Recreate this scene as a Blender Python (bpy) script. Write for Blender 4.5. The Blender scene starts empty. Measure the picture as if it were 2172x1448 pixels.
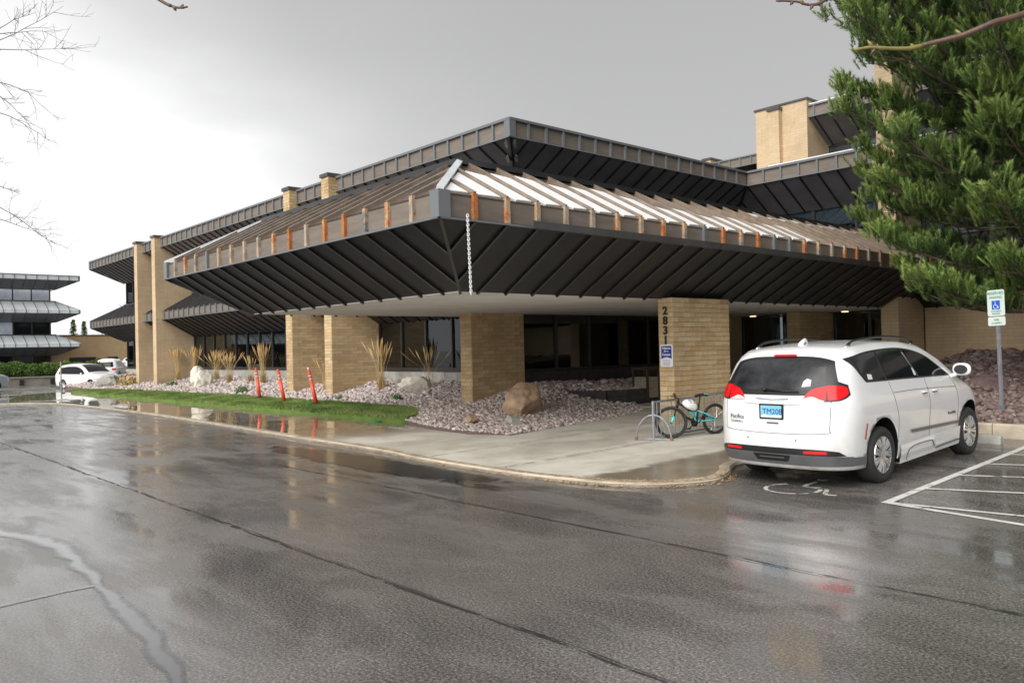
import bpy, bmesh, math, random
import numpy as np
from mathutils import Vector, Matrix, noise as mnoise
R_ = math.radians
random.seed(7); rng = np.random.default_rng(7)
S = bpy.context.scene
COL = S.collection

# ------------------------------------------------------------------ camera
H = 1.9
yaw, pit, rol = R_(-48.29), R_(.53), R_(-1.317)
fw = Vector((math.sin(yaw)*math.cos(pit), math.cos(yaw)*math.cos(pit), math.sin(pit)))
r0 = Vector((math.cos(yaw), -math.sin(yaw), 0)); u0 = r0.cross(fw)
rt = r0*math.cos(rol)+u0*math.sin(rol); up = u0*math.cos(rol)-r0*math.sin(rol)
cam = bpy.data.cameras.new('camera'); camo = bpy.data.objects.new('camera', cam); COL.objects.link(camo)
cam.sensor_width = 36; cam.lens = 36*1727/2172; cam.clip_start = .05; cam.clip_end = 4000
camo.matrix_world = Matrix(((rt.x, up.x, -fw.x, 0), (rt.y, up.y, -fw.y, 0), (rt.z, up.z, -fw.z, H), (0, 0, 0, 1)))
S.camera = camo
# ------------------------------------------------------------------ sky, sun, exposure
W = bpy.data.worlds.new('World'); S.world = W; W.use_nodes = True
SUN_AZ, SUN_EL = R_(168), R_(36)     # compass style: from +Y clockwise, light comes from behind the camera
nt = W.node_tree; N = nt.nodes; Lk = nt.links
for n in list(N): N.remove(n)
def nn(tree, t, **k):
    n = tree.nodes.new(t)
    for a, b in k.items(): setattr(n, a, b)
    return n
sky = nn(nt, 'ShaderNodeTexSky', sky_type='NISHITA'); sky.sun_disc = False
sky.sun_elevation = SUN_EL; sky.sun_rotation = SUN_AZ; sky.air_density = 1; sky.dust_density = 6; sky.ozone_density = 1
bg_sky = nn(nt, 'ShaderNodeBackground'); bg_sky.inputs[1].default_value = .05
hsv = nn(nt, 'ShaderNodeHueSaturation'); hsv.inputs['Saturation'].default_value = .12
Lk.new(sky.outputs[0], hsv.inputs['Color']); Lk.new(hsv.outputs[0], bg_sky.inputs[0])
tc = nn(nt, 'ShaderNodeTexCoord')
nrm = nn(nt, 'ShaderNodeVectorMath', operation='NORMALIZE'); Lk.new(tc.outputs['Generated'], nrm.inputs[0])
dot = nn(nt, 'ShaderNodeVectorMath', operation='DOT_PRODUCT'); Lk.new(nrm.outputs[0], dot.inputs[0])
g = Vector((math.sin(R_(-84)), math.cos(R_(-84)), .0)).normalized(); dot.inputs[1].default_value = g
ramp = nn(nt, 'ShaderNodeValToRGB'); cr = ramp.color_ramp; cr.interpolation = 'B_SPLINE'
cr.elements[0].position = 0; cr.elements[0].color = (.50, .50, .51, 1)
cr.elements[1].position = 1; cr.elements[1].color = (2.0, 2.02, 2.08, 1)
for p, v in ((.45, .52), (.72, .50), (.84, .56), (.91, .74), (.96, 1.15)):
    e = cr.elements.new(p); e.color = (v, v, v*1.005, 1)
sep = nn(nt, 'ShaderNodeSeparateXYZ'); Lk.new(nrm.outputs[0], sep.inputs[0])
mr = nn(nt, 'ShaderNodeMapRange'); mr.inputs[1].default_value = 0; mr.inputs[2].default_value = .45; mr.inputs[3].default_value = .92; mr.inputs[4].default_value = .72
Lk.new(sep.outputs[2], mr.inputs[0])
cn = nn(nt, 'ShaderNodeTexNoise'); cn.inputs['Scale'].default_value = 1.7; cn.inputs['Detail'].default_value = 5; cn.inputs['Roughness'].default_value = .5
cmap = nn(nt, 'ShaderNodeMapping'); cmap.inputs['Scale'].default_value = (1, 1, 3.2); Lk.new(nrm.outputs[0], cmap.inputs[0]); Lk.new(cmap.outputs[0], cn.inputs[0])
cmr = nn(nt, 'ShaderNodeMapRange'); cmr.inputs[1].default_value = .25; cmr.inputs[2].default_value = .75; cmr.inputs[3].default_value = -.035; cmr.inputs[4].default_value = .035; Lk.new(cn.outputs[0], cmr.inputs[0])
cad = nn(nt, 'ShaderNodeMath', operation='ADD'); Lk.new(dot.outputs['Value'], cad.inputs[0]); Lk.new(cmr.outputs[0], cad.inputs[1])
Lk.new(cad.outputs[0], ramp.inputs[0])
bg_cl = nn(nt, 'ShaderNodeBackground'); Lk.new(ramp.outputs[0], bg_cl.inputs[0]); Lk.new(mr.outputs[0], bg_cl.inputs[1])
mixw = nn(nt, 'ShaderNodeMixShader'); mixw.inputs[0].default_value = .94
Lk.new(bg_sky.outputs[0], mixw.inputs[1]); Lk.new(bg_cl.outputs[0], mixw.inputs[2])
wo = nn(nt, 'ShaderNodeOutputWorld'); Lk.new(mixw.outputs[0], wo.inputs[0])
sun = bpy.data.lights.new('sun', 'SUN'); sun.energy = 3.0; sun.angle = R_(60); sun.color = (1, .96, .9)
suno = bpy.data.objects.new('sun', sun); COL.objects.link(suno)
sd = Vector((math.sin(SUN_AZ)*math.cos(SUN_EL), math.cos(SUN_AZ)*math.cos(SUN_EL), math.sin(SUN_EL)))
suno.rotation_euler = sd.to_track_quat('Z', 'Y').to_euler(); suno.location = (0, -20, 30)
S.view_settings.view_transform = 'Standard'; S.view_settings.look = 'None'; S.view_settings.gamma = 1
S.view_settings.exposure = 0.42; S.view_settings.use_curve_mapping = False
S.cycles.max_bounces = 8; S.cycles.transparent_max_bounces = 12; S.cycles.glossy_bounces = 4; S.cycles.diffuse_bounces = 4

# ------------------------------------------------------------------ materials
MATS = {}
def mat(name, col, rough=.6, metal=0., spec=.5, noise=None, bump=None, coat=None, emit=None, tint=None, objrand=None, alpha=None):
    """noise=(scale, amount, stretch) colour mottling; bump=(scale, strength, dist); tint: attribute ramp list"""
    if name in MATS: return MATS[name]
    m = bpy.data.materials.new(name); m.use_nodes = True; t = m.node_tree; b = t.nodes['Principled BSDF']
    b.inputs['Base Color'].default_value = (*col, 1); b.inputs['Roughness'].default_value = rough
    b.inputs['Metallic'].default_value = metal; b.inputs['Specular IOR Level'].default_value = spec
    c_out = None
    tcn = nn(t, 'ShaderNodeTexCoord')
    if tint:
        at = nn(t, 'ShaderNodeAttribute', attribute_name='tint'); rp = nn(t, 'ShaderNodeValToRGB')
        rp.color_ramp.elements[0].color = (*tint[0], 1); rp.color_ramp.elements[1].color = (*tint[-1], 1)
        for i, c in enumerate(tint[1:-1]):
            e = rp.color_ramp.elements.new((i+1)/(len(tint)-1)); e.color = (*c, 1)
        src = at.outputs['Fac']
        if objrand:
            oi = nn(t, 'ShaderNodeObjectInfo'); ad = nn(t, 'ShaderNodeMath', operation='ADD'); fr = nn(t, 'ShaderNodeMath', operation='FRACT')
            t.links.new(at.outputs['Fac'], ad.inputs[0]); t.links.new(oi.outputs['Random'], ad.inputs[1]); t.links.new(ad.outputs[0], fr.inputs[0]); src = fr.outputs[0]
        t.links.new(src, rp.inputs[0]); c_out = rp.outputs[0]
    if noise:
        nz = nn(t, 'ShaderNodeTexNoise'); nz.inputs['Scale'].default_value = noise[0]; nz.inputs['Detail'].default_value = 6; nz.inputs['Roughness'].default_value = .65
        mp = nn(t, 'ShaderNodeMapping'); t.links.new(tcn.outputs['Object'], mp.inputs[0]); t.links.new(mp.outputs[0], nz.inputs[0])
        if len(noise) > 2: mp.inputs['Scale'].default_value = noise[2]
        m2 = nn(t, 'ShaderNodeMapRange'); m2.inputs[1].default_value = .3; m2.inputs[2].default_value = .7
        m2.inputs[3].default_value = 1-noise[1]; m2.inputs[4].default_value = 1+noise[1]*.7
        t.links.new(nz.outputs[0], m2.inputs[0])
        mx = nn(t, 'ShaderNodeMix', data_type='RGBA', blend_type='MULTIPLY'); mx.inputs[0].default_value = 1
        if c_out: t.links.new(c_out, mx.inputs[6])
        else: mx.inputs[6].default_value = (*col, 1)
        t.links.new(m2.outputs[0], mx.inputs[7]); c_out = mx.outputs[2]
    if c_out: t.links.new(c_out, b.inputs['Base Color'])
    if bump:
        nb = nn(t, 'ShaderNodeTexNoise'); nb.inputs['Scale'].default_value = bump[0]; nb.inputs['Detail'].default_value = 5
        t.links.new(tcn.outputs['Object'], nb.inputs[0]); bp = nn(t, 'ShaderNodeBump'); bp.inputs['Strength'].default_value = bump[1]; bp.inputs['Distance'].default_value = bump[2]
        t.links.new(nb.outputs[0], bp.inputs['Height']); t.links.new(bp.outputs[0], b.inputs['Normal'])
    if coat: b.inputs['Coat Weight'].default_value = coat[0]; b.inputs['Coat Roughness'].default_value = coat[1]
    if emit: b.inputs['Emission Color'].default_value = (*emit[0], 1); b.inputs['Emission Strength'].default_value = emit[1]
    MATS[name] = m; return m

def mathn(t, op, a, b=None, c=None):
    n = nn(t, 'ShaderNodeMath', operation=op)
    for i, v in enumerate((a, b, c)):
        if v is None: continue
        if isinstance(v, (int, float)): n.inputs[i].default_value = v
        else: t.links.new(v, n.inputs[i])
    return n.outputs[0]
def noisen(t, vec, scale, det=4, rough=.6, stretch=None, dist=0):
    n = nn(t, 'ShaderNodeTexNoise'); n.inputs['Scale'].default_value = scale; n.inputs['Detail'].default_value = det; n.inputs['Roughness'].default_value = rough; n.inputs['Distortion'].default_value = dist
    if stretch:
        mp = nn(t, 'ShaderNodeMapping'); mp.inputs['Scale'].default_value = stretch[:3]
        if len(stretch) > 3: mp.inputs['Rotation'].default_value = (0, 0, stretch[3])
        t.links.new(vec, mp.inputs[0]); vec = mp.outputs[0]
    t.links.new(vec, n.inputs[0]); return n.outputs[0]
def maprange(t, v, a, b, c, d, smooth=False):
    n = nn(t, 'ShaderNodeMapRange'); n.inputs[1].default_value = a; n.inputs[2].default_value = b; n.inputs[3].default_value = c; n.inputs[4].default_value = d
    if smooth: n.interpolation_type = 'SMOOTHSTEP'
    t.links.new(v, n.inputs[0]); return n.outputs[0]
def rampn(t, v, stops):
    n = nn(t, 'ShaderNodeValToRGB'); e = n.color_ramp.elements
    e[0].position = stops[0][0]; e[0].color = (*stops[0][1], 1); e[1].position = stops[-1][0]; e[1].color = (*stops[-1][1], 1)
    for p, c in stops[1:-1]:
        x = e.new(p); x.color = (*c, 1)
    t.links.new(v, n.inputs[0]); return n.outputs[0]

def make_asphalt():
    m = bpy.data.materials.new('wet_asphalt'); m.use_nodes = True; t = m.node_tree; b = t.nodes['Principled BSDF']
    tcn = nn(t, 'ShaderNodeTexCoord'); v = tcn.outputs['Object']
    fine = noisen(t, v, 48, 4, .8); speck = noisen(t, v, 120, 1, .5)
    big = noisen(t, v, .55, 5, .6, (1, 1.6, 1), .6); streak = noisen(t, v, 1.1, 5, .62, (.35, 2.0, 1, R_(14)), .4)
    base = rampn(t, fine, [(.34, (.028, .026, .025)), (.50, (.115, .107, .099)), (.64, (.30, .285, .27))])
    sp = maprange(t, speck, .66, .74, 0, 1)
    mx = nn(t, 'ShaderNodeMix', data_type='RGBA'); t.links.new(sp, mx.inputs[0]); t.links.new(base, mx.inputs[6]); mx.inputs[7].default_value = (.36, .33, .29, 1)
    pat = maprange(t, big, .3, .7, .7, 1.35)
    mm = nn(t, 'ShaderNodeMix', data_type='RGBA', blend_type='MULTIPLY'); mm.inputs[0].default_value = 1
    t.links.new(mx.outputs[2], mm.inputs[6]); t.links.new(pat, mm.inputs[7]); t.links.new(mm.outputs[2], b.inputs['Base Color'])
    b.inputs['Roughness'].default_value = .62; b.inputs['Specular IOR Level'].default_value = .3
    bp = nn(t, 'ShaderNodeBump'); bp.inputs['Strength'].default_value = .5; bp.inputs['Distance'].default_value = .005
    t.links.new(fine, bp.inputs['Height']); t.links.new(bp.outputs[0], b.inputs['Normal'])
    # water film: standing water where low (smooth), thin film elsewhere
    wet = mathn(t, 'ADD', mathn(t, 'MULTIPLY', big, .45), mathn(t, 'MULTIPLY', streak, .55))
    wr = mathn(t, 'ADD', maprange(t, wet, .41, .59, .06, .30, True), mathn(t, 'MULTIPLY', maprange(t, fine, .35, .7, 0, 1), .08)); t.links.new(wr, b.inputs['Coat Roughness'])
    b.inputs['Coat IOR'].default_value = 1.9
    cw = maprange(t, wet, .40, .66, 1, .85, True); t.links.new(mathn(t, 'MULTIPLY', cw, maprange(t, fine, .38, .62, 1, .68)), b.inputs['Coat Weight'])
    b2 = nn(t, 'ShaderNodeBump'); b2.inputs['Distance'].default_value = .0022
    t.links.new(maprange(t, wet, .42, .62, .01, .12, True), b2.inputs['Strength'])
    t.links.new(mathn(t, 'ADD', fine, mathn(t, 'MULTIPLY', noisen(t, v, 9, 3), 1.2)), b2.inputs['Height']); t.links.new(b2.outputs[0], b.inputs['Coat Normal'])
    MATS['asphalt'] = m; return m
def make_concrete():
    m = bpy.data.materials.new('walk_concrete'); m.use_nodes = True; t = m.node_tree; b = t.nodes['Principled BSDF']
    tcn = nn(t, 'ShaderNodeTexCoord'); v = tcn.outputs['Object']; sx = nn(t, 'ShaderNodeSeparateXYZ'); t.links.new(v, sx.inputs[0])
    n1 = noisen(t, v, 1.3, 6, .6, None, .5); n2 = noisen(t, v, 40, 3)
    wob = mathn(t, 'MULTIPLY', mathn(t, 'SUBTRACT', noisen(t, v, 1.6, 5, .6), .5), .8)
    x = mathn(t, 'ADD', sx.outputs[0], wob); y = mathn(t, 'ADD', sx.outputs[1], wob)
    # sheltered by the canopy: dry
    dry = mathn(t, 'MULTIPLY', maprange(t, x, -7.75, -8.1, 0, 1, True), maprange(t, x, -17.2, -14.5, 0, 1, True))
    col_d = rampn(t, n1, [(.3, (.48, .45, .39)), (.5, (.60, .57, .50)), (.72, (.68, .65, .58))])
    col_w = rampn(t, n1, [(.3, (.19, .15, .11)), (.5, (.28, .23, .17)), (.72, (.36, .30, .23))])
    mx = nn(t, 'ShaderNodeMix', data_type='RGBA'); t.links.new(dry, mx.inputs[0]); t.links.new(col_w, mx.inputs[6]); t.links.new(col_d, mx.inputs[7])
    damp = maprange(t, noisen(t, v, .8, 4, .5, (1, .5, 1)), .46, .60, 0, .45, True)
    m2 = nn(t, 'ShaderNodeMix', data_type='RGBA', blend_type='MULTIPLY'); t.links.new(damp, m2.inputs[0]); t.links.new(mx.outputs[2], m2.inputs[6]); m2.inputs[7].default_value = (.55, .52, .47, 1)
    t.links.new(m2.outputs[2], b.inputs['Base Color'])
    t.links.new(maprange(t, dry, 0, 1, .5, .85), b.inputs['Roughness'])
    pud = mathn(t, 'MULTIPLY', maprange(t, x, -15.2, -16.4, 0, 1, True), maprange(t, mathn(t, 'ADD', noisen(t, v, .35, 3, .5), mathn(t, 'MULTIPLY', wob, .1)), .36, .46, 0, 1, True))
    t.links.new(mathn(t, 'MULTIPLY', mathn(t, 'SUBTRACT', 1, dry), 1.0), b.inputs['Coat Weight'])
    t.links.new(maprange(t, pud, 0, 1, .22, .02), b.inputs['Coat Roughness']); b.inputs['Coat IOR'].default_value = 1.5
    bp = nn(t, 'ShaderNodeBump'); bp.inputs['Strength'].default_value = .3; bp.inputs['Distance'].default_value = .004
    t.links.new(n2, bp.inputs['Height']); t.links.new(bp.outputs[0], b.inputs['Normal'])
    MATS['concrete_walk'] = m; return m
make_asphalt(); make_concrete()
def brick_material():
    m = bpy.data.materials.new('brick_texture'); m.use_nodes = True; t = m.node_tree; b = t.nodes['Principled BSDF']
    tcn = nn(t, 'ShaderNodeTexCoord'); v = tcn.outputs['Object']; s = nn(t, 'ShaderNodeSeparateXYZ'); t.links.new(v, s.inputs[0])
    cb = nn(t, 'ShaderNodeCombineXYZ'); t.links.new(mathn(t, 'ADD', s.outputs[0], s.outputs[1]), cb.inputs[0]); t.links.new(s.outputs[2], cb.inputs[1])
    bt = nn(t, 'ShaderNodeTexBrick'); t.links.new(cb.outputs[0], bt.inputs[0]); bt.inputs['Scale'].default_value = 1
    bt.inputs['Brick Width'].default_value = .4; bt.inputs['Row Height'].default_value = .108; bt.inputs['Mortar Size'].default_value = .006; bt.inputs['Mortar Smooth'].default_value = .3
    bt.inputs['Color1'].default_value = (.66, .51, .33, 1); bt.inputs['Color2'].default_value = (.61, .46, .285, 1); bt.inputs['Mortar'].default_value = (.46, .37, .26, 1)
    t.links.new(bt.outputs[0], b.inputs['Base Color']); b.inputs['Roughness'].default_value = .85
    bp = nn(t, 'ShaderNodeBump'); bp.invert = True; bp.inputs['Strength'].default_value = .3; bp.inputs['Distance'].default_value = .006
    t.links.new(bt.outputs['Fac'], bp.inputs['Height']); t.links.new(bp.outputs[0], b.inputs['Normal'])
    MATS['brick_tex'] = m; return m
brick_material()
M = dict(
 brick=mat('buff_brick', (.4, .3, .2), .85, noise=(9, .16), bump=(45, .3, .004), tint=[(.58, .41, .22), (.65, .49, .28), (.70, .55, .34), (.54, .37, .20), (.63, .46, .26)], objrand=True),
 mortar=mat('grey_mortar', (.40, .35, .27), .95, noise=(8, .2), bump=(60, .4, .004)),
 bronze=mat('dark_bronze_metal', (.075, .071, .074), .42, noise=(2.2, .25), bump=(3, .12, .01), coat=(.35, .12)),
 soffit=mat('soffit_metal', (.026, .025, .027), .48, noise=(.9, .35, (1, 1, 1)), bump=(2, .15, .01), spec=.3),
 soffit_lit=mat('bounce_lit_soffit_metal', (.16, .152, .16), .40, noise=(.9, .3), bump=(2, .15, .01), coat=(.3, .15)),  # paler copy of the soffit metal, with bounced light painted into the colour
 soffrib=mat('soffit_rib_metal', (.014, .013, .014), .35, coat=(.3, .1)),
 taupe=mat('taupe_fascia_metal', (.205, .175, .148), .6, noise=(1.5, .22, (1, 1, 5)), bump=(7, .12, .006)),
 ribgrey=mat('grey_rib_metal', (.17, .185, .20), .4, coat=(.3, .1)),
 ribtan=mat('tan_rib_metal', (.42, .34, .26), .6, noise=(7, .4)),
 wetrib=mat('wet_roof_rib', (.23, .175, .13), .28, noise=(4, .35), coat=(1, .1)),
 rust=mat('rusted_rib_metal', (.46, .17, .05), .8, noise=(9, .45), bump=(30, .4, .004)),
 rooftan=mat('brown_roof_pan', (.115, .085, .065), .34, noise=(1.6, .4), coat=(1, .12)),
 ridge=mat('ridge_flashing', (.03, .032, .036), .3, coat=(.6, .08)),
 snow=mat('wet_snow', (.92, .94, .96), .45, noise=(4, .06), bump=(9, .4, .01)),
 plaster=mat('canopy_ceiling_plaster', (.74, .72, .68), .8, noise=(1.2, .12), bump=(40, .2, .003)),
 concrete=mat('base_concrete', (.40, .40, .37), .8, noise=(3, .3), bump=(25, .3, .005)),
 kerb=mat('kerb_concrete', (.50, .43, .33), .6, noise=(2.4, .45), bump=(25, .4, .006), coat=(.5, .25)),
 kerbface=mat('kerb_face_dark', (.27, .22, .16), .6, noise=(3, .5), bump=(25, .4, .006), coat=(.5, .25)),  # road side of the kerb, a darker brown than its top
 frame=mat('window_frame_bronze', (.035, .034, .036), .4, coat=(.3, .15)),
 dark=mat('dark_interior', (.035, .033, .03), .9),
 inter=mat('room_wall', (.16, .14, .10), .9, noise=(.7, .5)),
 lamp=mat('ceiling_lamp', (1, .9, .7), .5, emit=((1, .72, .35), 1.5)),
 blind=mat('window_blind', (.68, .74, .84), .7, noise=(1, .2)),
 soil=mat('dark_soil', (.05, .035, .022), .9, noise=(8, .4), bump=(30, .6, .02)),
 bed=mat('gravel_bed_soil', (.16, .12, .11), .9, noise=(30, .5), bump=(60, .8, .02)),
 stone=mat('pink_grey_river_stone', (.3, .25, .25), .6, tint=[(.30, .235, .225), (.47, .39, .37), (.63, .565, .54), (.37, .28, .27), (.74, .70, .67), (.52, .425, .40)], noise=(25, .18), coat=(.25, .2)),
 redstone=mat('dark_red_stone', (.2, .14, .13), .7, tint=[(.09, .06, .055), (.17, .12, .11), (.26, .20, .18), (.14, .085, .08), (.34, .29, .27)], noise=(25, .18)),
 grass=mat('lawn_grass', (.1, .2, .03), .6, tint=[(.08, .14, .03), (.145, .235, .05), (.20, .30, .065), (.33, .36, .13)]),
 turf=mat('lawn_turf', (.11, .19, .03), .9, noise=(3, .4), bump=(40, .6, .02)),
 straw=mat('dry_grass_blades', (.5, .36, .16), .7, tint=[(.34, .22, .08), (.52, .36, .15), (.62, .46, .22), (.22, .22, .07)]),
 plume=mat('dry_grass_plume', (.62, .42, .17), .9, tint=[(.52, .33, .13), (.70, .50, .24)]),
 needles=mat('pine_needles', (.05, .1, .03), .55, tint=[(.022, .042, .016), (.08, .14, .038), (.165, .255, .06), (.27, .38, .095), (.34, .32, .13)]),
 bark=mat('tree_bark', (.10, .075, .055), .9, noise=(6, .4, (1, 1, .3)), bump=(20, .8, .02)),
 twig=mat('young_twig_bark', (.13, .075, .05), .5, noise=(14, .45), bump=(60, .4, .003), coat=(.4, .2)),
 twiggreen=mat('green_twig_bark', (.24, .20, .05), .5, noise=(14, .35), coat=(.4, .2)),
 bare=mat('bare_twigs', (.17, .165, .19), .8),
 hedge=mat('hedge_leaves', (.06, .12, .02), .6, tint=[(.03, .07, .012), (.07, .15, .02), (.12, .21, .03), (.10, .12, .03)]),
 redleaf=mat('red_shrub_leaves', (.15, .04, .03), .6, tint=[(.10, .02, .02), (.20, .05, .04)]),
 white=mat('white_car_paint', (.86, .87, .88), .28, noise=(1.2, .035), coat=(1, .04)),
 silver=mat('silver_car_paint', (.45, .50, .55), .3, .3, coat=(1, .05)),
 cladding=mat('grey_bumper_plastic', (.11, .115, .125), .42, noise=(3, .2), coat=(.4, .2)),
 blackpl=mat('black_plastic', (.015, .015, .016), .35),
 carglass=mat('car_glass', (.010, .012, .013), .05, spec=.35),
 hatchglass=mat('misted_hatch_glass', (.035, .037, .042), .22, noise=(3.5, .7), spec=.4),
 redlens=mat('red_lamp_lens', (.70, .008, .012), .15, spec=.35),
 clearlens=mat('clear_lamp_lens', (.62, .60, .62), .15, coat=(1, .03)),
 tyre=mat('tyre_rubber', (.030, .030, .031), .7, noise=(6, .3), bump=(40, .4, .004)),
 chrome=mat('chrome', (.80, .81, .83), .12, 1),
 alloy=mat('alloy_rim', (.66, .68, .70), .2, .9),
 plate=mat('plate_blue', (.22, .55, .72), .4),
 cyan=mat('turquoise_frame_paint', (.10, .80, .86), .25, coat=(1, .05)),
 steel=mat('galvanised_steel', (.36, .38, .42), .4, .6, noise=(8, .3), bump=(20, .2, .003)),
 rackrust=mat('rusty_steel', (.28, .15, .09), .8, noise=(10, .4)),
 signwhite=mat('sign_white', (.66, .76, .72), .5, noise=(3, .08)),
 signgreen=mat('sign_green', (.02, .22, .12), .5),
 signblue=mat('sign_blue', (.02, .12, .62), .45),
 navy=mat('sign_navy', (.015, .03, .30), .4),
 purewhite=mat('plain_white', (.8, .82, .84), .5),
 digit=mat('black_digit', (.02, .02, .022), .5),
 orange=mat('orange_marker_plastic', (.95, .09, .03), .45, noise=(4, .1), coat=(.4, .15)),
 reflect=mat('reflective_band', (.50, .47, .45), .3, noise=(20, .2)),
 paint=mat('road_paint', (.78, .78, .75), .55, noise=(7, .25), bump=(40, .5, .004), coat=(.4, .25)),
 wornpaint=mat('worn_road_paint', (.62, .62, .59), .55, noise=(7, .35)),
 seam=mat('asphalt_seam', (.034, .031, .028), .6, noise=(12, .4), bump=(30, .7, .01)),
 water=mat('standing_water', (.045, .045, .047), .35, coat=(1, .025)),
 patch=mat('fresh_asphalt_patch', (.022, .023, .026), .5, noise=(40, .5), bump=(60, .5, .004), coat=(.8, .16)),
 tanrock=mat('tan_boulder', (.50, .34, .23), .75, noise=(3.5, .45), bump=(8, .7, .03)),
 whiterock=mat('pale_boulder', (.80, .74, .64), .7, noise=(3.5, .4), bump=(8, .7, .03)),
 purplerock=mat('purple_boulder', (.17, .115, .115), .8, noise=(4, .4), bump=(8, .7, .03)),
 retain=mat('dark_retaining_block', (.060, .055, .056), .8, noise=(5, .4), bump=(20, .5, .01)),
 binpanel=mat('bin_pebble_panel', (.42, .37, .28), .8, noise=(25, .5), bump=(60, .6, .01)),
 binframe=mat('bin_brown_frame', (.07, .045, .032), .6),
 tanwall=mat('tan_annex_wall', (.56, .40, .22), .85, noise=(1, .1)),
 fskirt=mat('pale_roof_metal', (.72, .78, .80), .35, noise=(1, .15), coat=(.5, .1)),
 green=mat('green_valve_lid', (.03, .25, .13), .5),
 plant=mat('green_plant_leaves', (.07, .2, .03), .6, tint=[(.03, .10, .015), (.10, .26, .03)]),
 leaf=mat('fallen_leaves', (.5, .28, .1), .8, tint=[(.30, .12, .04), (.62, .38, .14), (.75, .60, .36)]),
 farroad=mat('far_wall_concrete', (.34, .31, .27), .7, noise=(1.5, .3), coat=(.5, .2)),
 lichen=mat('pale_stain', (.34, .35, .31), .8, noise=(8, .5)),
)
def rib_stain():
    m = bpy.data.materials.new('stained_rib_metal'); m.use_nodes = True; t = m.node_tree; b = t.nodes['Principled BSDF']
    v = nn(t, 'ShaderNodeTexCoord').outputs['Object']; n1 = noisen(t, v, 2.6, 5, .7)
    c = rampn(t, n1, [(.34, (.13, .14, .15)), (.44, (.40, .31, .23)), (.50, (.52, .38, .24)), (.56, (.50, .19, .06)), (.68, (.36, .10, .03))]); t.links.new(c, b.inputs['Base Color']); b.inputs['Roughness'].default_value = .7
    return m
def glass_mat():
    m = bpy.data.materials.new('tinted_window_glass'); m.use_nodes = True; t = m.node_tree
    for n in list(t.nodes): t.nodes.remove(n)
    o = nn(t, 'ShaderNodeOutputMaterial'); tr = nn(t, 'ShaderNodeBsdfTransparent'); tr.inputs[0].default_value = (.56, .60, .61, 1)
    gl = nn(t, 'ShaderNodeBsdfGlossy'); gl.inputs['Roughness'].default_value = .02; gl.inputs[0].default_value = (.9, .95, 1, 1)
    fr = nn(t, 'ShaderNodeFresnel'); fr.inputs[0].default_value = 1.9; mx = nn(t, 'ShaderNodeMixShader')
    t.links.new(fr.outputs[0], mx.inputs[0]); t.links.new(tr.outputs[0], mx.inputs[1]); t.links.new(gl.outputs[0], mx.inputs[2]); t.links.new(mx.outputs[0], o.inputs[0])
    return m
def brick_dirt(m):
    t = m.node_tree; b = t.nodes['Principled BSDF']; src = b.inputs['Base Color'].links[0].from_socket; g_ = nn(t, 'ShaderNodeNewGeometry').outputs['Position']
    sx = nn(t, 'ShaderNodeSeparateXYZ'); t.links.new(g_, sx.inputs[0]); n1 = noisen(t, g_, .9, 5, .6); n2 = noisen(t, g_, 3.5, 5, .65, (1, 1, .25))
    a = mathn(t, 'MULTIPLY', maprange(t, n1, .3, .7, .84, 1.08), maprange(t, n2, .55, .75, 1, .84))
    dm = mathn(t, 'MULTIPLY', maprange(t, sx.outputs[2], 1.0, .25, 0, 1), maprange(t, n2, .3, .6, .1, .6)); a = mathn(t, 'MULTIPLY', a, mathn(t, 'SUBTRACT', 1, mathn(t, 'MULTIPLY', dm, .6)))
    mx = nn(t, 'ShaderNodeMix', data_type='RGBA', blend_type='MULTIPLY'); mx.inputs[0].default_value = 1; t.links.new(src, mx.inputs[6]); t.links.new(a, mx.inputs[7]); t.links.new(mx.outputs[2], b.inputs['Base Color'])
brick_dirt(M['brick']); brick_dirt(MATS['brick_tex'])
def masked(m, lo, hi, scale, use_tint, amp=.9):
    t = m.node_tree; out = [n for n in t.nodes if n.type == 'OUTPUT_MATERIAL'][0]; b = t.nodes['Principled BSDF']; tr = nn(t, 'ShaderNodeBsdfTransparent'); mx = nn(t, 'ShaderNodeMixShader')
    v = nn(t, 'ShaderNodeTexCoord').outputs['Object']; n1 = noisen(t, v, scale, 5, .65)
    if use_tint:
        at = nn(t, 'ShaderNodeAttribute', attribute_name='tint'); n1 = mathn(t, 'ADD', at.outputs['Fac'], mathn(t, 'MULTIPLY', mathn(t, 'SUBTRACT', n1, .5), amp))
    t.links.new(maprange(t, n1, lo, hi, 0, 1, True), mx.inputs[0]); t.links.new(tr.outputs[0], mx.inputs[1]); t.links.new(b.outputs[0], mx.inputs[2]); t.links.new(mx.outputs[0], out.inputs[0])
masked(M['water'], .12, .85, 5, True); masked(M['paint'], .30, .42, 7, False); masked(M['wornpaint'], .38, .52, 6, False); masked(M['seam'], .36, .54, 3.5, False); masked(M['patch'], .12, .35, 2.5, True)
M['water'].node_tree.nodes['Principled BSDF'].inputs['Coat IOR'].default_value = 1.7
M['glass'] = glass_mat(); M['stain'] = rib_stain()
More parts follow.
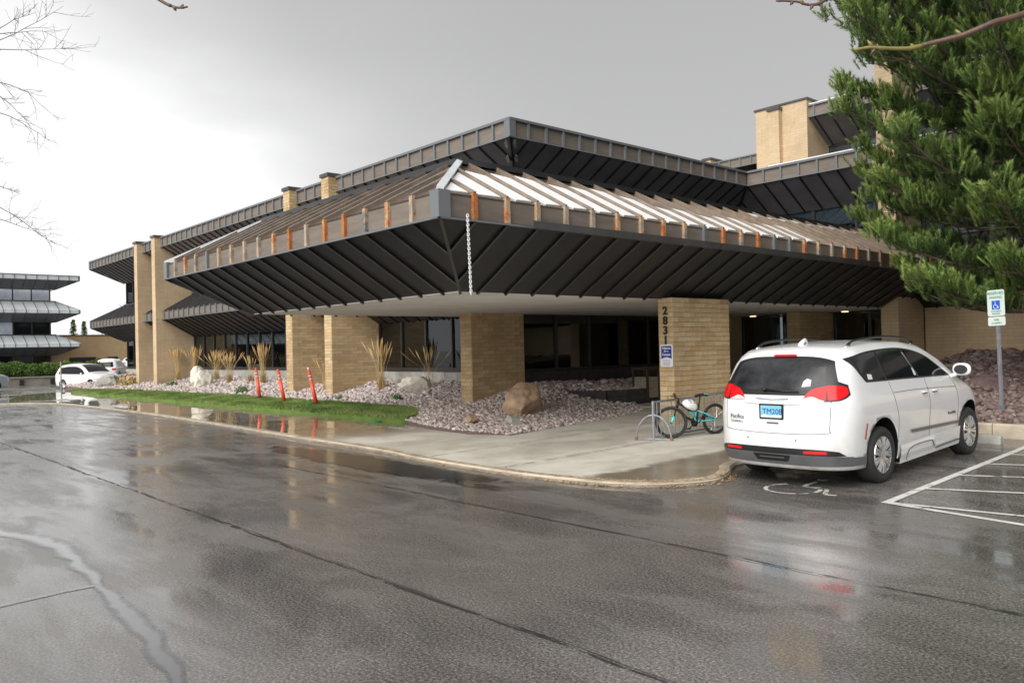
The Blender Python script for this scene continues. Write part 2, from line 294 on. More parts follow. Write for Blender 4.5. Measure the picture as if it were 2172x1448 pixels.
def van_paint():
    m = bpy.data.materials.new('grimy_white_paint'); m.use_nodes = True; t = m.node_tree; b = t.nodes['Principled BSDF']; v = nn(t, 'ShaderNodeTexCoord').outputs['Object']
    sx = nn(t, 'ShaderNodeSeparateXYZ'); t.links.new(v, sx.inputs[0]); n1 = noisen(t, v, 3.2, 6, .65, (1, 1, .5)); n2 = noisen(t, v, 70, 2)
    gr = mathn(t, 'MULTIPLY', maprange(t, sx.outputs[2], .85, .22, 0, 1), maprange(t, n1, .38, .68, .08, .85)); mx = nn(t, 'ShaderNodeMix', data_type='RGBA')
    t.links.new(gr, mx.inputs[0]); mx.inputs[6].default_value = (.84, .855, .87, 1); mx.inputs[7].default_value = (.46, .43, .39, 1); t.links.new(mx.outputs[2], b.inputs['Base Color'])
    b.inputs['Roughness'].default_value = .3; b.inputs['Coat Weight'].default_value = 1; t.links.new(maprange(t, gr, 0, .6, .03, .3), b.inputs['Coat Roughness'])
    bp = nn(t, 'ShaderNodeBump'); bp.inputs['Strength'].default_value = .12; bp.inputs['Distance'].default_value = .002; t.links.new(maprange(t, n2, .6, .7, 0, 1), bp.inputs['Height']); t.links.new(bp.outputs[0], b.inputs['Coat Normal']); return m
M['vanwhite'] = van_paint(); M['asphalt'] = MATS['asphalt']; M['walk'] = MATS['concrete_walk']; M['brick_tex'] = MATS['brick_tex']

# ------------------------------------------------------------------ mesh helpers
def link(o, parent=None):
    COL.objects.link(o)
    if parent: o.parent = parent
    return o
def empty(name, label, cat, loc=(0, 0, 0), rz=0, group=None):
    o = bpy.data.objects.new(name, None); COL.objects.link(o); o.location = loc; o.rotation_euler = (0, 0, rz); o.empty_display_size = .2
    o['label'] = label; o['category'] = cat
    if group: o['group'] = group
    return o
def tag(o, label, cat, group=None):
    o['label'] = label; o['category'] = cat
    if group: o['group'] = group
    return o
class MB:
    def __init__(s): s.v = []; s.f = []; s.t = []; s.mi = []
    def add(s, vs, fs, tint=None, mi=0):
        k = len(s.v); s.v += [tuple(p) for p in vs]; s.f += [tuple(i+k for i in f) for f in fs]; s.mi += [mi]*len(fs)
        s.t += [tint if tint is not None else 0.]*len(vs)
    def box(s, x0, x1, y0, y1, z0, z1, **k):
        s.add([(x0, y0, z0), (x1, y0, z0), (x1, y1, z0), (x0, y1, z0), (x0, y0, z1), (x1, y0, z1), (x1, y1, z1), (x0, y1, z1)],
              [(0, 3, 2, 1), (4, 5, 6, 7), (0, 1, 5, 4), (1, 2, 6, 5), (2, 3, 7, 6), (3, 0, 4, 7)], **k)
    def plate(s, pts, n, t, **k):
        """polygon pts (outer side, CCW seen from +n) thickened by t against n"""
        P = [Vector(p) for p in pts]; n = Vector(n).normalized(); m = len(P)
        ar = sum(((P[i]-P[0]).cross(P[(i+1) % m]-P[0]) for i in range(m)), Vector())
        if ar.dot(n) < 0: P.reverse()
        Q = [p-n*t for p in P]
        s.add(P+Q, [tuple(range(m)), tuple(reversed(range(m, 2*m)))]+[(i, i+m, (i+1) % m+m, (i+1) % m) for i in range(m)], **k)
    def beam(s, a, b, upv, w, h, **k):
        """box beam from a to b, width w, sitting on the line and rising h along upv"""
        a = Vector(a); b = Vector(b); d = (b-a).normalized(); u = Vector(upv); u = (u-d*u.dot(d)).normalized(); r = d.cross(u)*(w/2)
        vs = [a-r, a+r, a+r+u*h, a-r+u*h, b-r, b+r, b+r+u*h, b-r+u*h]
        s.add(vs, [(0, 1, 2, 3), (7, 6, 5, 4), (0, 4, 5, 1), (1, 5, 6, 2), (2, 6, 7, 3), (3, 7, 4, 0)], **k)
    def tube(s, pts, rad, n=8, cap=True, closed=False, **k):
        P = [Vector(p) for p in pts]; m = len(P)
        if not hasattr(rad, '__len__'): rad = [rad]*m
        vs = []; prev = None
        for i, p in enumerate(P):
            if closed: d = (P[(i+1) % m]-P[i-1])
            else: d = (P[min(i+1, m-1)]-P[max(i-1, 0)])
            d.normalize()
            if prev is None:
                a = Vector((0, 0, 1)) if abs(d.z) < .9 else Vector((1, 0, 0)); u = d.cross(a).normalized()
            else: u = (prev-d*prev.dot(d)).normalized()
            prev = u; w = d.cross(u)
            for j in range(n):
                t = 2*math.pi*j/n; vs.append(p+(u*math.cos(t)+w*math.sin(t))*rad[i])
        fs = []
        for i in range(m if closed else m-1):
            for j in range(n):
                a0 = i*n+j; a1 = i*n+(j+1) % n; b0 = ((i+1) % m)*n+j; b1 = ((i+1) % m)*n+(j+1) % n
                fs.append((a0, a1, b1, b0))
        if cap and not closed: fs += [tuple(reversed(range(n))), tuple(range((m-1)*n, m*n))]
        s.add(vs, fs, **k)
    def grid(s, fn, nu, nv, **k):
        vs = [fn(i/nu, j/nv) for j in range(nv+1) for i in range(nu+1)]
        s.add(vs, [(j*(nu+1)+i, j*(nu+1)+i+1, (j+1)*(nu+1)+i+1, (j+1)*(nu+1)+i) for j in range(nv) for i in range(nu)], **k)
    def lathe(s, prof, n=24, axis='z', c=(0, 0, 0), **k):
        vs = []
        for (r, z) in prof:
            for j in range(n):
                t = 2*math.pi*j/n; x, y = r*math.cos(t), r*math.sin(t)
                vs.append((c[0]+x, c[1]+y, c[2]+z) if axis == 'z' else (c[0]+z, c[1]+x, c[2]+y))
        fs = [(i*n+j, i*n+(j+1) % n, (i+1)*n+(j+1) % n, (i+1)*n+j) for i in range(len(prof)-1) for j in range(n)]
        s.add(vs, fs, **k)
    def mesh(s, name, mats, smooth=False):
        me = bpy.data.meshes.new(name); me.from_pydata(s.v, [], s.f)
        if not isinstance(mats, (list, tuple)): mats = [mats]
        for m in mats: me.materials.append(m)
        if len(mats) > 1: me.polygons.foreach_set('material_index', s.mi)
        if any(s.t): at = me.attributes.new('tint', 'FLOAT', 'POINT'); at.data.foreach_set('value', s.t)
        if smooth: me.polygons.foreach_set('use_smooth', [True]*len(s.f))
        me.update(); return me
    def build(s, name, mats, parent=None, smooth=False, label=None, kind=None, inv=True):
        o = bpy.data.objects.new(name, s.mesh(name, mats, smooth))
        link(o, parent)
        if parent and inv and parent.matrix_basis != Matrix(): o.matrix_parent_inverse = parent.matrix_basis.inverted()
        if label: o['label'] = label
        if kind: o['kind'] = kind
        return o
def local(o): o.matrix_parent_inverse = Matrix(); return o
def np_mesh(name, V, F, m, tint=None, smooth=False):
    """V (n,3), F (k,3 or 4) numpy"""
    me = bpy.data.meshes.new(name); n = len(V); k, q = F.shape
    me.vertices.add(n); me.vertices.foreach_set('co', V.astype(np.float32).ravel())
    me.loops.add(k*q); me.loops.foreach_set('vertex_index', F.astype(np.int32).ravel())
    me.polygons.add(k); me.polygons.foreach_set('loop_start', np.arange(0, k*q, q, dtype=np.int32))
    if tint is not None: at = me.attributes.new('tint', 'FLOAT', 'POINT'); at.data.foreach_set('value', tint.astype(np.float32))
    me.materials.append(m)
    if smooth: me.polygons.foreach_set('use_smooth', np.ones(k, dtype=bool))
    me.update(calc_edges=True); me.validate(); return me
def text_mesh(txt, size, m, depth=.002, bold=False, align='CENTER'):
    c = bpy.data.curves.new('txt', 'FONT'); c.body = txt; c.size = size; c.extrude = depth; c.align_x = align; c.align_y = 'CENTER'
    if bold: c.offset = size*.03
    o = bpy.data.objects.new('txt', c); COL.objects.link(o); dg = bpy.context.evaluated_depsgraph_get(); dg.update()
    me = bpy.data.meshes.new_from_object(o.evaluated_get(dg)); bpy.data.objects.remove(o); me.materials.clear(); me.materials.append(m); return me
def put_text(txt, size, m, loc, xdir, zdir, parent, name='lettering', **k):
    me = text_mesh(txt, size, m, **k); o = bpy.data.objects.new(name, me); link(o, parent)
    x = Vector(xdir).normalized(); z = Vector(zdir).normalized(); n = x.cross(z)
    o.matrix_basis = Matrix(((x.x, z.x, n.x, loc[0]), (x.y, z.y, n.y, loc[1]), (x.z, z.z, n.z, loc[2]), (0, 0, 0, 1)))
    if parent and parent.matrix_basis != Matrix() and k.get('world', True): o.matrix_parent_inverse = parent.matrix_basis.inverted()
    return o
def struct(o): o['kind'] = 'structure'; return o
def G(x, y): return .02*max(0, min(y, 40)-9.5) if -15 < x < 12 else .02*max(0, min(y, 40)-9.5)*max(0, 1-max(-15-x, x-12)/6)
def WZ(x, y): return .062+.02*max(0, min(y, 40)-9.5)
def inpoly(P, poly):
    x, y = P[:, 0], P[:, 1]; c = np.zeros(len(P), bool); n = len(poly); j = n-1
    for i in range(n):
        xi, yi = poly[i]; xj, yj = poly[j]
        k = ((yi > y) != (yj > y)) & (x < (xj-xi)*(y-yi)/((yj-yi) or 1e-9)+xi); c ^= k; j = i
    return c
def terrain(name, poly, zf, m, step=.6, thick=None, smooth=True, skirt=.3):
    bm = bmesh.new(); vs = [bm.verts.new((x, y, 0)) for x, y in poly]; es = [bm.edges.new((vs[i], vs[(i+1) % len(vs)])) for i in range(len(vs))]
    bmesh.ops.triangle_fill(bm, use_beauty=True, use_dissolve=True, edges=es, normal=(0, 0, 1))
    xs = [p[0] for p in poly]; ys = [p[1] for p in poly]
    for ax, lo, hi in ((0, min(xs), max(xs)), (1, min(ys), max(ys))):
        n = max(1, int((hi-lo)/step))
        for i in range(1, n):
            c = [0, 0, 0]; c[ax] = lo+(hi-lo)*i/n; no = [0, 0, 0]; no[ax] = 1
            bmesh.ops.bisect_plane(bm, geom=bm.verts[:]+bm.edges[:]+bm.faces[:], plane_co=c, plane_no=no)
    for v in bm.verts: v.co.z = zf(v.co.x, v.co.y)
    for f in bm.faces:
        f.smooth = smooth
        if f.normal.z < 0: f.normal_flip()
    be = [e for e in bm.edges if e.is_boundary]
    r = bmesh.ops.extrude_edge_only(bm, edges=be)
    for v in [g_ for g_ in r['geom'] if isinstance(g_, bmesh.types.BMVert)]: v.co.z -= skirt
    me = bpy.data.meshes.new(name); bm.to_mesh(me); bm.free(); me.materials.append(m)
    return link(bpy.data.objects.new(name, me))
ICO = None
def ico():
    global ICO
    if ICO is None:
        bm = bmesh.new(); bmesh.ops.create_icosphere(bm, subdivisions=1, radius=1)
        ICO = (np.array([v.co[:] for v in bm.verts]), np.array([[v.index for v in f.verts] for f in bm.faces])); bm.free()
    return ICO
def scatter_stones(name, poly, zf, dens, smin, smax, label=None, sink=.25, m='stone'):
    xs = [p[0] for p in poly]; ys = [p[1] for p in poly]; A = (max(xs)-min(xs))*(max(ys)-min(ys)); n = int(A*dens)
    P = np.stack([rng.uniform(min(xs), max(xs), n), rng.uniform(min(ys), max(ys), n)], 1); P = P[inpoly(P, poly)]; n = len(P)
    V0, F0 = ico(); nv = len(V0)
    s = smin+(smax-smin)*rng.uniform(0, 1, n)**1.7*1.25; s *= rng.choice([.7, 1, 1, 1, 1.6], n); z = np.array([zf(x, y) for x, y in P])
    sc = np.stack([s*rng.uniform(.7, 1.2, n), s*rng.uniform(.6, 1.1, n), s*rng.uniform(.4, .75, n)], 1)
    V = V0[None]*(1+rng.normal(0, .16, (n, nv, 1)))*sc[:, None, :]
    a = rng.uniform(0, 6.28, n); ca, sa = np.cos(a)[:, None], np.sin(a)[:, None]
    tl = rng.uniform(-.4, .4, n)[:, None]
    x, y, zz = V[..., 0], V[..., 1], V[..., 2]; zz = zz+x*tl
    V = np.stack([x*ca-y*sa+P[:, :1], x*sa+y*ca+P[:, 1:], zz+(z+s*sink*rng.uniform(.3, 2.2, n))[:, None]], 2).reshape(-1, 3)
    F = (F0[None]+(np.arange(n)*nv)[:, None, None]).reshape(-1, 3)
    me = np_mesh(name, V, F, M[m], np.repeat(rng.uniform(0, 1, n), nv))
    o = link(bpy.data.objects.new(name, me)); o['kind'] = 'stuff'
    if label: o['label'] = label; o['category'] = 'gravel'
    return o

# ------------------------------------------------------------------ ground, walk, kerb
def build_ground():
    xs = [-1800, -600, -250]+list(np.arange(-120, -24, 8.))+list(np.arange(-22, 19, 1.))+[30, 60, 250, 900, 1800]
    ys = [-1800, -600, -200, -60, -20]+list(np.arange(-8, 34, 1.))+[9.5, 40, 60, 120, 400, 1800]; ys = sorted(set(ys))
    b = MB(); nx = len(xs)
    for y in ys:
        for x in xs: b.v.append((x, y, G(x, y))); b.t.append(0.)
    b.f = [(j*nx+i, j*nx+i+1, (j+1)*nx+i+1, (j+1)*nx+i) for j in range(len(ys)-1) for i in range(nx-1)]; b.mi = [0]*len(b.f)
    struct(b.build('asphalt_road', M['asphalt']))
build_ground()
KERB = [(-47, -4), (-43.2, 2), (-41.6, 5.4), (-40.4, 7.4), (-38.6, 8.4), (-34.6, 8.72), (-30, 8.85), (-26, 8.85), (-21, 8.68), (-17, 8.5), (-13.3, 8.38), (-11.4, 8.15), (-9.1, 8.12), (-8.04, 8.25), (-7.4, 8.42), (-6.85, 8.8), (-6.55, 9.5), (-6.72, 10.15), (-6.98, 10.6), (-7.06, 11.5), (-7.06, 17.0)]
def smooth_path(P, k=6):
    out = []; n = len(P)
    for i in range(n-1):
        p0, p1, p2, p3 = (Vector(P[max(i-1, 0)]), Vector(P[i]), Vector(P[i+1]), Vector(P[min(i+2, n-1)]))
        for j in range(k):
            t = j/k; out.append(tuple(.5*((2*p1)+(p2-p0)*t+(2*p0-5*p1+4*p2-p3)*t*t+(3*p1-p0-3*p2+p3)*t**3)))
    out.append(tuple(P[-1])); return out
KP = smooth_path(KERB)
def kerb_strip(name, path, width=.16, top=WZ, parent=None, lip=.012):
    """kerb stones along path; road lies to the right of the travel direction"""
    P = [Vector((x, y)) for x, y in path]; b = MB(); n = len(P); acc = 0; ang = []
    secs = []
    for i, p in enumerate(P):
        d = (P[min(i+1, n-1)]-P[max(i-1, 0)]).normalized(); r = Vector((d.y, -d.x)); z = top(p.x, p.y)+.004+lip*0; g0 = G(p.x, p.y)-.06
        o = p+r*.0; q = p-r*width
        secs.append([(o.x+r.x*.03, o.y+r.y*.03, g0), (o.x+r.x*.015, o.y+r.y*.015, z-.03), (o.x-r.x*.01, o.y-r.y*.01, z), (q.x, q.y, z), (q.x, q.y, g0)])
    for i in range(n-1):
        a, c = secs[i], secs[i+1]
        for j in range(4): b.add([a[j], a[j+1], c[j+1], c[j]], [(0, 3, 2, 1)], mi=1 if j == 0 else 0)
    o = b.build(name, [M['kerb'], M['kerbface']]); return struct(o)
kerb_strip('kerb', KP)
WALK = [p for p in KP]+[(-7.06, 27.3), (-17.65, 27.3), (-17.65, 17.5), (-14.2, 17.8), (-13.35, 15.8), (-13.15, 14.2), (-12.9, 12.4), (-12.75, 11.3), (-13.66, 10.9), (-15.3, 11.05), (-17.0, 11.5), (-49, 11.45), (-53, 9.5), (-56, 5), (-58, -4)]
struct(terrain('sidewalk', WALK, WZ, M['walk'], step=1.2, smooth=False, skirt=.1))
# control joints in the walk
jb = MB()
for x in list(np.arange(-38, -14, 3.05))+[-11.6, -9.6]:
    y0 = 8.95 if x < -12 else 8.35; y1 = 11.3 if x < -14 else 20
    jb.add([(x-.012, y0, WZ(x, y0)+.004), (x+.012, y0, WZ(x, y0)+.004), (x+.012, y1, WZ(x, y1)+.004), (x-.012, y1, WZ(x, y1)+.004)], [(0, 1, 2, 3)])
struct(jb.build('sidewalk_joint', M['seam']))
# right-hand parking kerb and bed
KR = [(-7.06, 17.0), (-5.5, 17.0), (-3, 17.0), (4, 17.0), (14, 17)]
def rk(name, y0, z1):
    b = MB(); segs = [(-7.06+i*1.9, -7.06+(i+1)*1.9-.012) for i in range(11)]
    k = bpy.data.objects.new(name, None); link(k); k['kind'] = 'structure'
    for a, c in segs:
        q = MB(); q.add([(a, y0-.03, 0), (c, y0-.03, 0), (c, y0, z1-.03), (a, y0, z1-.03), (c, y0+.03, z1), (a, y0+.03, z1), (c, y0+.2, z1), (a, y0+.2, z1), (a, y0+.2, 0), (c, y0+.2, 0)],
              [(0, 1, 2, 3), (3, 2, 4, 5), (5, 4, 6, 7), (7, 6, 9, 8), (0, 3, 5, 7, 8), (1, 9, 6, 4, 2)]); q.build('kerb_stone', M['kerb'], k)
rk('parking_kerb', 16.0, .38)

# asphalt seams, patches, puddles, painted lines
def ribbon(name, pts, w, m, z=.004, wob=.35, sub=.12, zf=G, seedo=0):
    P = [Vector((x, y)) for x, y in pts]; b = MB(); acc = []; 
    for i in range(len(P)-1):
        L = (P[i+1]-P[i]).length; n = max(1, int(L/sub))
        for j in range(n): acc.append(P[i].lerp(P[i+1], j/n))
    acc.append(P[-1]); vs = []
    for i, p in enumerate(acc):
        d = (acc[min(i+1, len(acc)-1)]-acc[max(i-1, 0)]).normalized(); r = Vector((d.y, -d.x))
        ww = w if not callable(w) else w(i/len(acc))
        o1 = mnoise.noise(Vector((p.x*2.3+seedo, p.y*2.3, 1)))*wob*ww; o2 = mnoise.noise(Vector((p.x*2.1+seedo, p.y*2.1, 7)))*wob*ww
        a = p+r*(ww/2+o1); c = p-r*(ww/2+o2); q = (a+c)/2; vs += [(a.x, a.y, zf(a.x, a.y)+z), (q.x, q.y, zf(q.x, q.y)+z), (c.x, c.y, zf(c.x, c.y)+z)]
    b.add(vs, [f for i in range(len(acc)-1) for f in ((3*i+1, 3*i, 3*i+3, 3*i+4), (3*i+2, 3*i+1, 3*i+4, 3*i+5))]); b.t = [0.02, 1.0, 0.02]*len(acc)
    return struct(b.build(name, m))
def wavy(x0, x1, y, amp, s, step=.35):
    return [(x, y+mnoise.noise(Vector((x*.7, s, 0)))*amp+mnoise.noise(Vector((x*3, s, 3)))*amp*.3) for x in np.arange(x0, x1, step)]
ribbon('asphalt_joint', wavy(-33, 6, 3.68, .035, 1), .022, M['seam'], .004, 1.2, .06)
ribbon('asphalt_joint', [(x, y+.032) for x, y in wavy(-33, 6, 3.68, .035, 1)], .022, M['water'], .0045, 1.2, .08, seedo=9)
ribbon('asphalt_joint', wavy(-13.5, 5, 6.3, .035, 2), .018, M['seam'], .004, 1.1, .06)
ribbon('asphalt_joint', [(x, y-.03) for x, y in wavy(-11, 5, 6.3, .035, 2)], .022, M['water'], .0045, 1.2, .08, seedo=5)
ribbon('asphalt_crack', [(-.55, 2.45), (-1.6, 2.9), (-2.7, 3.35)], .02, M['seam'], .004, 1.2, .06)
def tw(f): return .30+.10*math.sin(f*5+.6)+.05*math.sin(f*17)
ribbon('puddle', [(-14, 1.3), (-12.2, 1.62), (-10.6, 1.75), (-9.77, 1.98), (-8.5, 2.0), (-7.3, 1.93), (-6.2, 1.86), (-5.4, 1.78), (-4.9, 1.68), (-4.4, 1.55)], tw, M['water'], .004, .35, .08, seedo=3)
ribbon('puddle', [(-7.38, 1.1), (-7.42, 1.4), (-7.45, 1.7), (-7.45, 1.96)], .12, M['water'], .0042, .4, .05, seedo=4)
def blob(name, cx, cy, rx, ry, m, z, sd, rot=0, zf=G, n=90, amp=.5):
    vs = [(cx, cy, zf(cx, cy)+z)]
    for i in range(n):
        t = 2*math.pi*i/n; k = 1+amp*mnoise.noise(Vector((math.cos(t)*1.4+sd, math.sin(t)*1.4, sd)))+amp*.35*mnoise.noise(Vector((math.cos(t)*5+sd, math.sin(t)*5, sd)))
        x, y = rx*k*math.cos(t), ry*k*math.sin(t); x, y = x*math.cos(rot)-y*math.sin(rot), x*math.sin(rot)+y*math.cos(rot)
        vs.append((cx+x, cy+y, zf(cx+x, cy+y)+z))
    b = MB(); b.add(vs, [(0, i+1, (i+1) % n+1) for i in range(n)]); b.t = [1.0]+[.02]*n; return struct(b.build(name, m))
blob('puddle', -4.15, 1.55, .62, .22, M['water'], .0045, 2.2)
blob('puddle', -3.3, 1.62, .5, .13, M['water'], .004, 5.2)
blob('puddle', -11.3, 6.6, .9, .16, M['water'], .004, 8.1)
blob('puddle', -9.0, 7.2, 1.3, .22, M['water'], .004, 4.1)
blob('asphalt_patch', -12.2, 7.45, 4.3, .62, M['patch'], .0035, 3.3, amp=.18)
def seg(b, a, c, w, zf=G, z=.005):
    a = Vector(a); c = Vector(c); n = max(1, int((c-a).length/1.)); d = (c-a).normalized(); r = Vector((d.y, -d.x))*w/2
    for i in range(n):
        p = a.lerp(c, i/n); q = a.lerp(c, (i+1)/n)
        b.add([(p.x-r.x, p.y-r.y, zf(p.x, p.y)+z), (p.x+r.x, p.y+r.y, zf(p.x, p.y)+z), (q.x+r.x, q.y+r.y, zf(q.x, q.y)+z), (q.x-r.x, q.y-r.y, zf(q.x, q.y)+z)], [(0, 1, 2, 3)])
def line(a, c, w=.1, z=.005): b = MB(); seg(b, a, c, w, z=z); return struct(b.build('painted_line', M['paint']))
line((-4.24, 9.55), (-4.38, 15.35)); 
line((-4.28, 9.6), (-1.2, 9.95), .085, .0056); line((-4.2, 9.58), (-1.0, 9.02), .095, .0062)
for y0, y1 in ((10.65, 11.0), (11.85, 12.3), (13.0, 13.4), (14.1, 14.45)):
    line((-4.30, y0), (-1.0, y1+.9), .085, .0056)
def isa():
    b = MB(); cx, cy = -5.5, 9.72
    def P(u, v): return (cx+u, cy+v)
    arc = [P(.34*math.cos(t), .34*math.sin(t)) for t in np.linspace(R_(130), R_(415), 26)]
    for i in range(25): seg(b, arc[i], arc[i+1], .055, z=.005)
    for a, c in (((.0, .62), (.02, .22)), ((.02, .22), (.36, .20)), ((.36, .2), (.5, -.12)), ((.5, -.12), (.64, -.10))): seg(b, P(*a), P(*c), .06, z=.0052+.0001*len(b.v)/10)
    hd = [P(.0+.07*math.cos(t), .78+.07*math.sin(t)) for t in np.linspace(0, 6.283, 15)[:-1]]
    b.add([(x, y, G(x, y)+.005) for x, y in hd], [tuple(range(14))])
    struct(b.build('painted_wheelchair_symbol', M['wornpaint']))
isa()

# ------------------------------------------------------------------ beds, lawn, stones
def bz(x, y):
    f = max(.0, min(1, (-14.3-x)/3.4)); f = f*f*(3-2*f)
    t = (y-11.45); k = .02+min(1, max(0, t/2.65))*.28+max(0, min(1, (y-14.1)/1.9))*.44
    return .10+(.05 if x>-17 else .03)*min(1,max(0,(-12.9-x)*2))+k*f+.035*mnoise.noise(Vector((x*1.1, y*1.1, 0)))*f
LAWN = [(-49, 11.5), (-44, 11.3), (-36, 11.45), (-28, 11.4), (-22, 11.5), (-18.5, 11.55), (-17.25, 11.7), (-17.35, 12.1), (-18.0, 12.6), (-18.8, 13.0), (-20, 13.05), (-25, 13.0), (-30, 13.1), (-36, 12.9), (-42, 12.75), (-46, 12.4), (-49, 11.8)]
BED = [(-55, 12.6), (-46, 12.35), (-42, 12.7), (-36, 12.85), (-30, 13.05), (-25, 12.95), (-20, 13.0), (-18.75, 12.95), (-17.9, 12.5), (-17.3, 12.0), (-17.15, 11.65), (-15.3, 11.12), (-13.66, 10.95), (-12.84, 11.3), (-12.95, 12.4), (-13.2, 14.2), (-13.4, 15.8), (-14.1, 17.8), (-15.2, 18.2), (-17.6, 18.2), (-17.6, 16.0), (-55, 16.0)]
struct(terrain('lawn', LAWN, lambda x, y: bz(x, y)+.03, M['turf'], step=.5, skirt=.25))
struct(terrain('gravel_bed', BED, bz, M['bed'], step=.5, skirt=.25))
def rz_(x, y): return .33+max(0, (y-16.2))*.105+.05*mnoise.noise(Vector((x*.8, y*.8, 4)))
BEDR = [(-7.0, 16.2), (14, 16.2), (14, 27.35), (-9.5, 27.35), (-9.2, 22), (-7.0, 18.5)]
struct(terrain('gravel_bed', BEDR, rz_, M['bed'], step=.8, skirt=.4))
scatter_stones('gravel', [(-20.5, 13), (-18.75, 12.95), (-17.9, 12.5), (-17.3, 12.0), (-17.15, 11.65), (-15.3, 11.12), (-13.66, 10.95), (-12.84, 11.3), (-12.95, 12.4), (-13.2, 14.2), (-13.4, 15.8), (-14.1, 17.8), (-15.2, 18.2), (-17.6, 18.2), (-17.6, 16.0), (-20.5, 16.0)], bz, 620, .020, .045, 'pink and grey river stones heaped round the foot of the corner brick wall')
scatter_stones('gravel', [(-55, 12.6), (-46, 12.35), (-42, 12.7), (-36, 12.85), (-30, 13.05), (-25, 12.95), (-20.4, 13.0), (-20.4, 16), (-55, 16)], bz, 230, .032, .062, 'pinkish river stones along the back of the lawn below the ribbon windows')
scatter_stones('gravel', [(-7.0, 16.2), (2, 16.2), (2, 27.2), (-9.4, 27.2), (-9.2, 22), (-7.0, 18.5)], rz_, 170, .04, .08, 'reddish stones on the slope behind the parking sign', m='redstone')
def lawn_blades():
    n = 130000; xs = [p[0] for p in LAWN]; ys = [p[1] for p in LAWN]
    u = rng.uniform(0, 1, n)**1.6; P = np.stack([max(xs)-u*(max(xs)-min(xs)), rng.uniform(min(ys), max(ys), n)], 1); P = P[inpoly(P, LAWN)]; n = len(P)
    z = np.array([bz(x, y)+.03 for x, y in P]); h = rng.uniform(.03, .075, n); a = rng.uniform(0, 6.28, n); w = rng.uniform(.006, .012, n)*(1+(-P[:, 0]-16)*.03)
    d = np.stack([np.cos(a), np.sin(a)], 1)*w[:, None]; l = rng.normal(0, .02, (n, 2))
    V = np.zeros((n, 3, 3)); V[:, 0, :2] = P-d; V[:, 1, :2] = P+d; V[:, 2, :2] = P+l; V[:, 0, 2] = z; V[:, 1, 2] = z; V[:, 2, 2] = z+h
    cl = np.array([mnoise.noise(Vector((x*.9, y*2, 9))) for x, y in P])
    edge = np.clip((11.75-P[:, 1])/.3, 0, 1)*rng.uniform(.2, 1, n); tn = np.clip(.45+cl*.75+edge*.5+rng.normal(0, .14, n)+.35*(P[:, 0] > -19)*rng.uniform(0, 1, n), 0.01, 1)
    o = link(bpy.data.objects.new('grass', np_mesh('grass', V.reshape(-1, 3), np.arange(3*n).reshape(-1, 3), M['grass'], np.repeat(tn, 3)))); o['kind'] = 'stuff'
    o['label'] = 'short bright green grass covering the narrow lawn strip by the wet walk'; o['category'] = 'grass'
lawn_blades()
def leaves(name, path_pts, n, spread, label):
    P = []; 
    for _ in range(n):
        i = random.randrange(len(path_pts)-1); a = Vector(path_pts[i]); c = Vector(path_pts[i+1]); p = a.lerp(c, random.random()); P.append((p.x+random.gauss(0, spread), p.y+random.gauss(0, spread)))
    b = MB()
    for x, y in P:
        s = random.uniform(.008, .02); t = random.uniform(0, 6.28); onw = inpoly(np.array([[x, y]]), WALK)[0]; z = (WZ(x, y) if onw else G(x, y))+.012+random.uniform(0, .01)
        b.add([(x+s*1.5*math.cos(t), y+s*1.5*math.sin(t), z), (x+s*math.cos(t+1.6), y+s*math.sin(t+1.6), z+.006), (x+s*1.4*math.cos(t+3.1), y+s*1.4*math.sin(t+3.1), z), (x+s*math.cos(t+4.7), y+s*math.sin(t+4.7), z+.004)], [(0, 1, 2, 3)], tint=random.uniform(.01, 1))
    o = b.build(name, M['leaf']); o['kind'] = 'stuff'; o['label'] = label; o['category'] = 'leaves'
kk = [p for p in KP if -14.5 < p[0] < -6.4 and p[1] < 10.2]
leaves('leaves', kk, 650, .07, 'small tan leaves and seeds caught along the kerb by the entrance walk')
def boulder(name, label, loc, sz, m, sd, cat='boulder', group=None):
    bm = bmesh.new(); bmesh.ops.create_icosphere(bm, subdivisions=5, radius=1)
    for v in bm.verts:
        d = v.co.normalized(); k = 1+.32*mnoise.noise(d*1.3+Vector((sd, 0, 0)))+.12*mnoise.noise(d*3.1+Vector((sd, 3, 0)))
        v.co = d*k
    rb = random.Random(sd)
    for _ in range(16):
        pn = Vector((rb.gauss(0, 1), rb.gauss(0, 1), rb.gauss(0, .8))).normalized(); dd = rb.uniform(.62, .92)
        for v in bm.verts:
            e = v.co.dot(pn)-dd
            if e > 0: v.co -= pn*e*.93
    for v in bm.verts:
        v.co += v.co.normalized()*.03*mnoise.noise(v.co*5)
        v.co = Vector((v.co.x*sz[0]*1.2, v.co.y*sz[1]*1.2, v.co.z*sz[2]*1.2))
    me = bpy.data.meshes.new(name); bm.to_mesh(me); bm.free(); me.materials.append(m)
    for p in me.polygons: p.use_smooth = True
    o = link(bpy.data.objects.new(name, me)); o.location = loc; o.rotation_euler = (0, 0, sd*.37); tag(o, label, cat, group); return o
boulder('boulder', 'large tan boulder beside the corner brick wall under the canopy', (-15.45, 14.1, .46), (.50, .42, .46), M['tanrock'], 13)
boulder('boulder', 'pale flat-topped boulder lying on gravel below the lit office window', (-21.35, 14.9, .86), (.52, .3, .24), M['whiterock'], 2.3)
boulder('boulder', 'upright whitish boulder between the dry grass clumps', (-38.9, 14.6, .85), (.36, .3, .56), M['whiterock'], 3.7)
boulder('boulder', 'low cream boulder leaning beside the upright whitish one', (-37.6, 14.4, .7), (.46, .3, .42), M['whiterock'], 4.4)
boulder('boulder', 'small reddish rock half sunk in the gravel near the walk', (-15.0, 12.0, .27), (.17, .13, .1), M['tanrock'], 5.1)
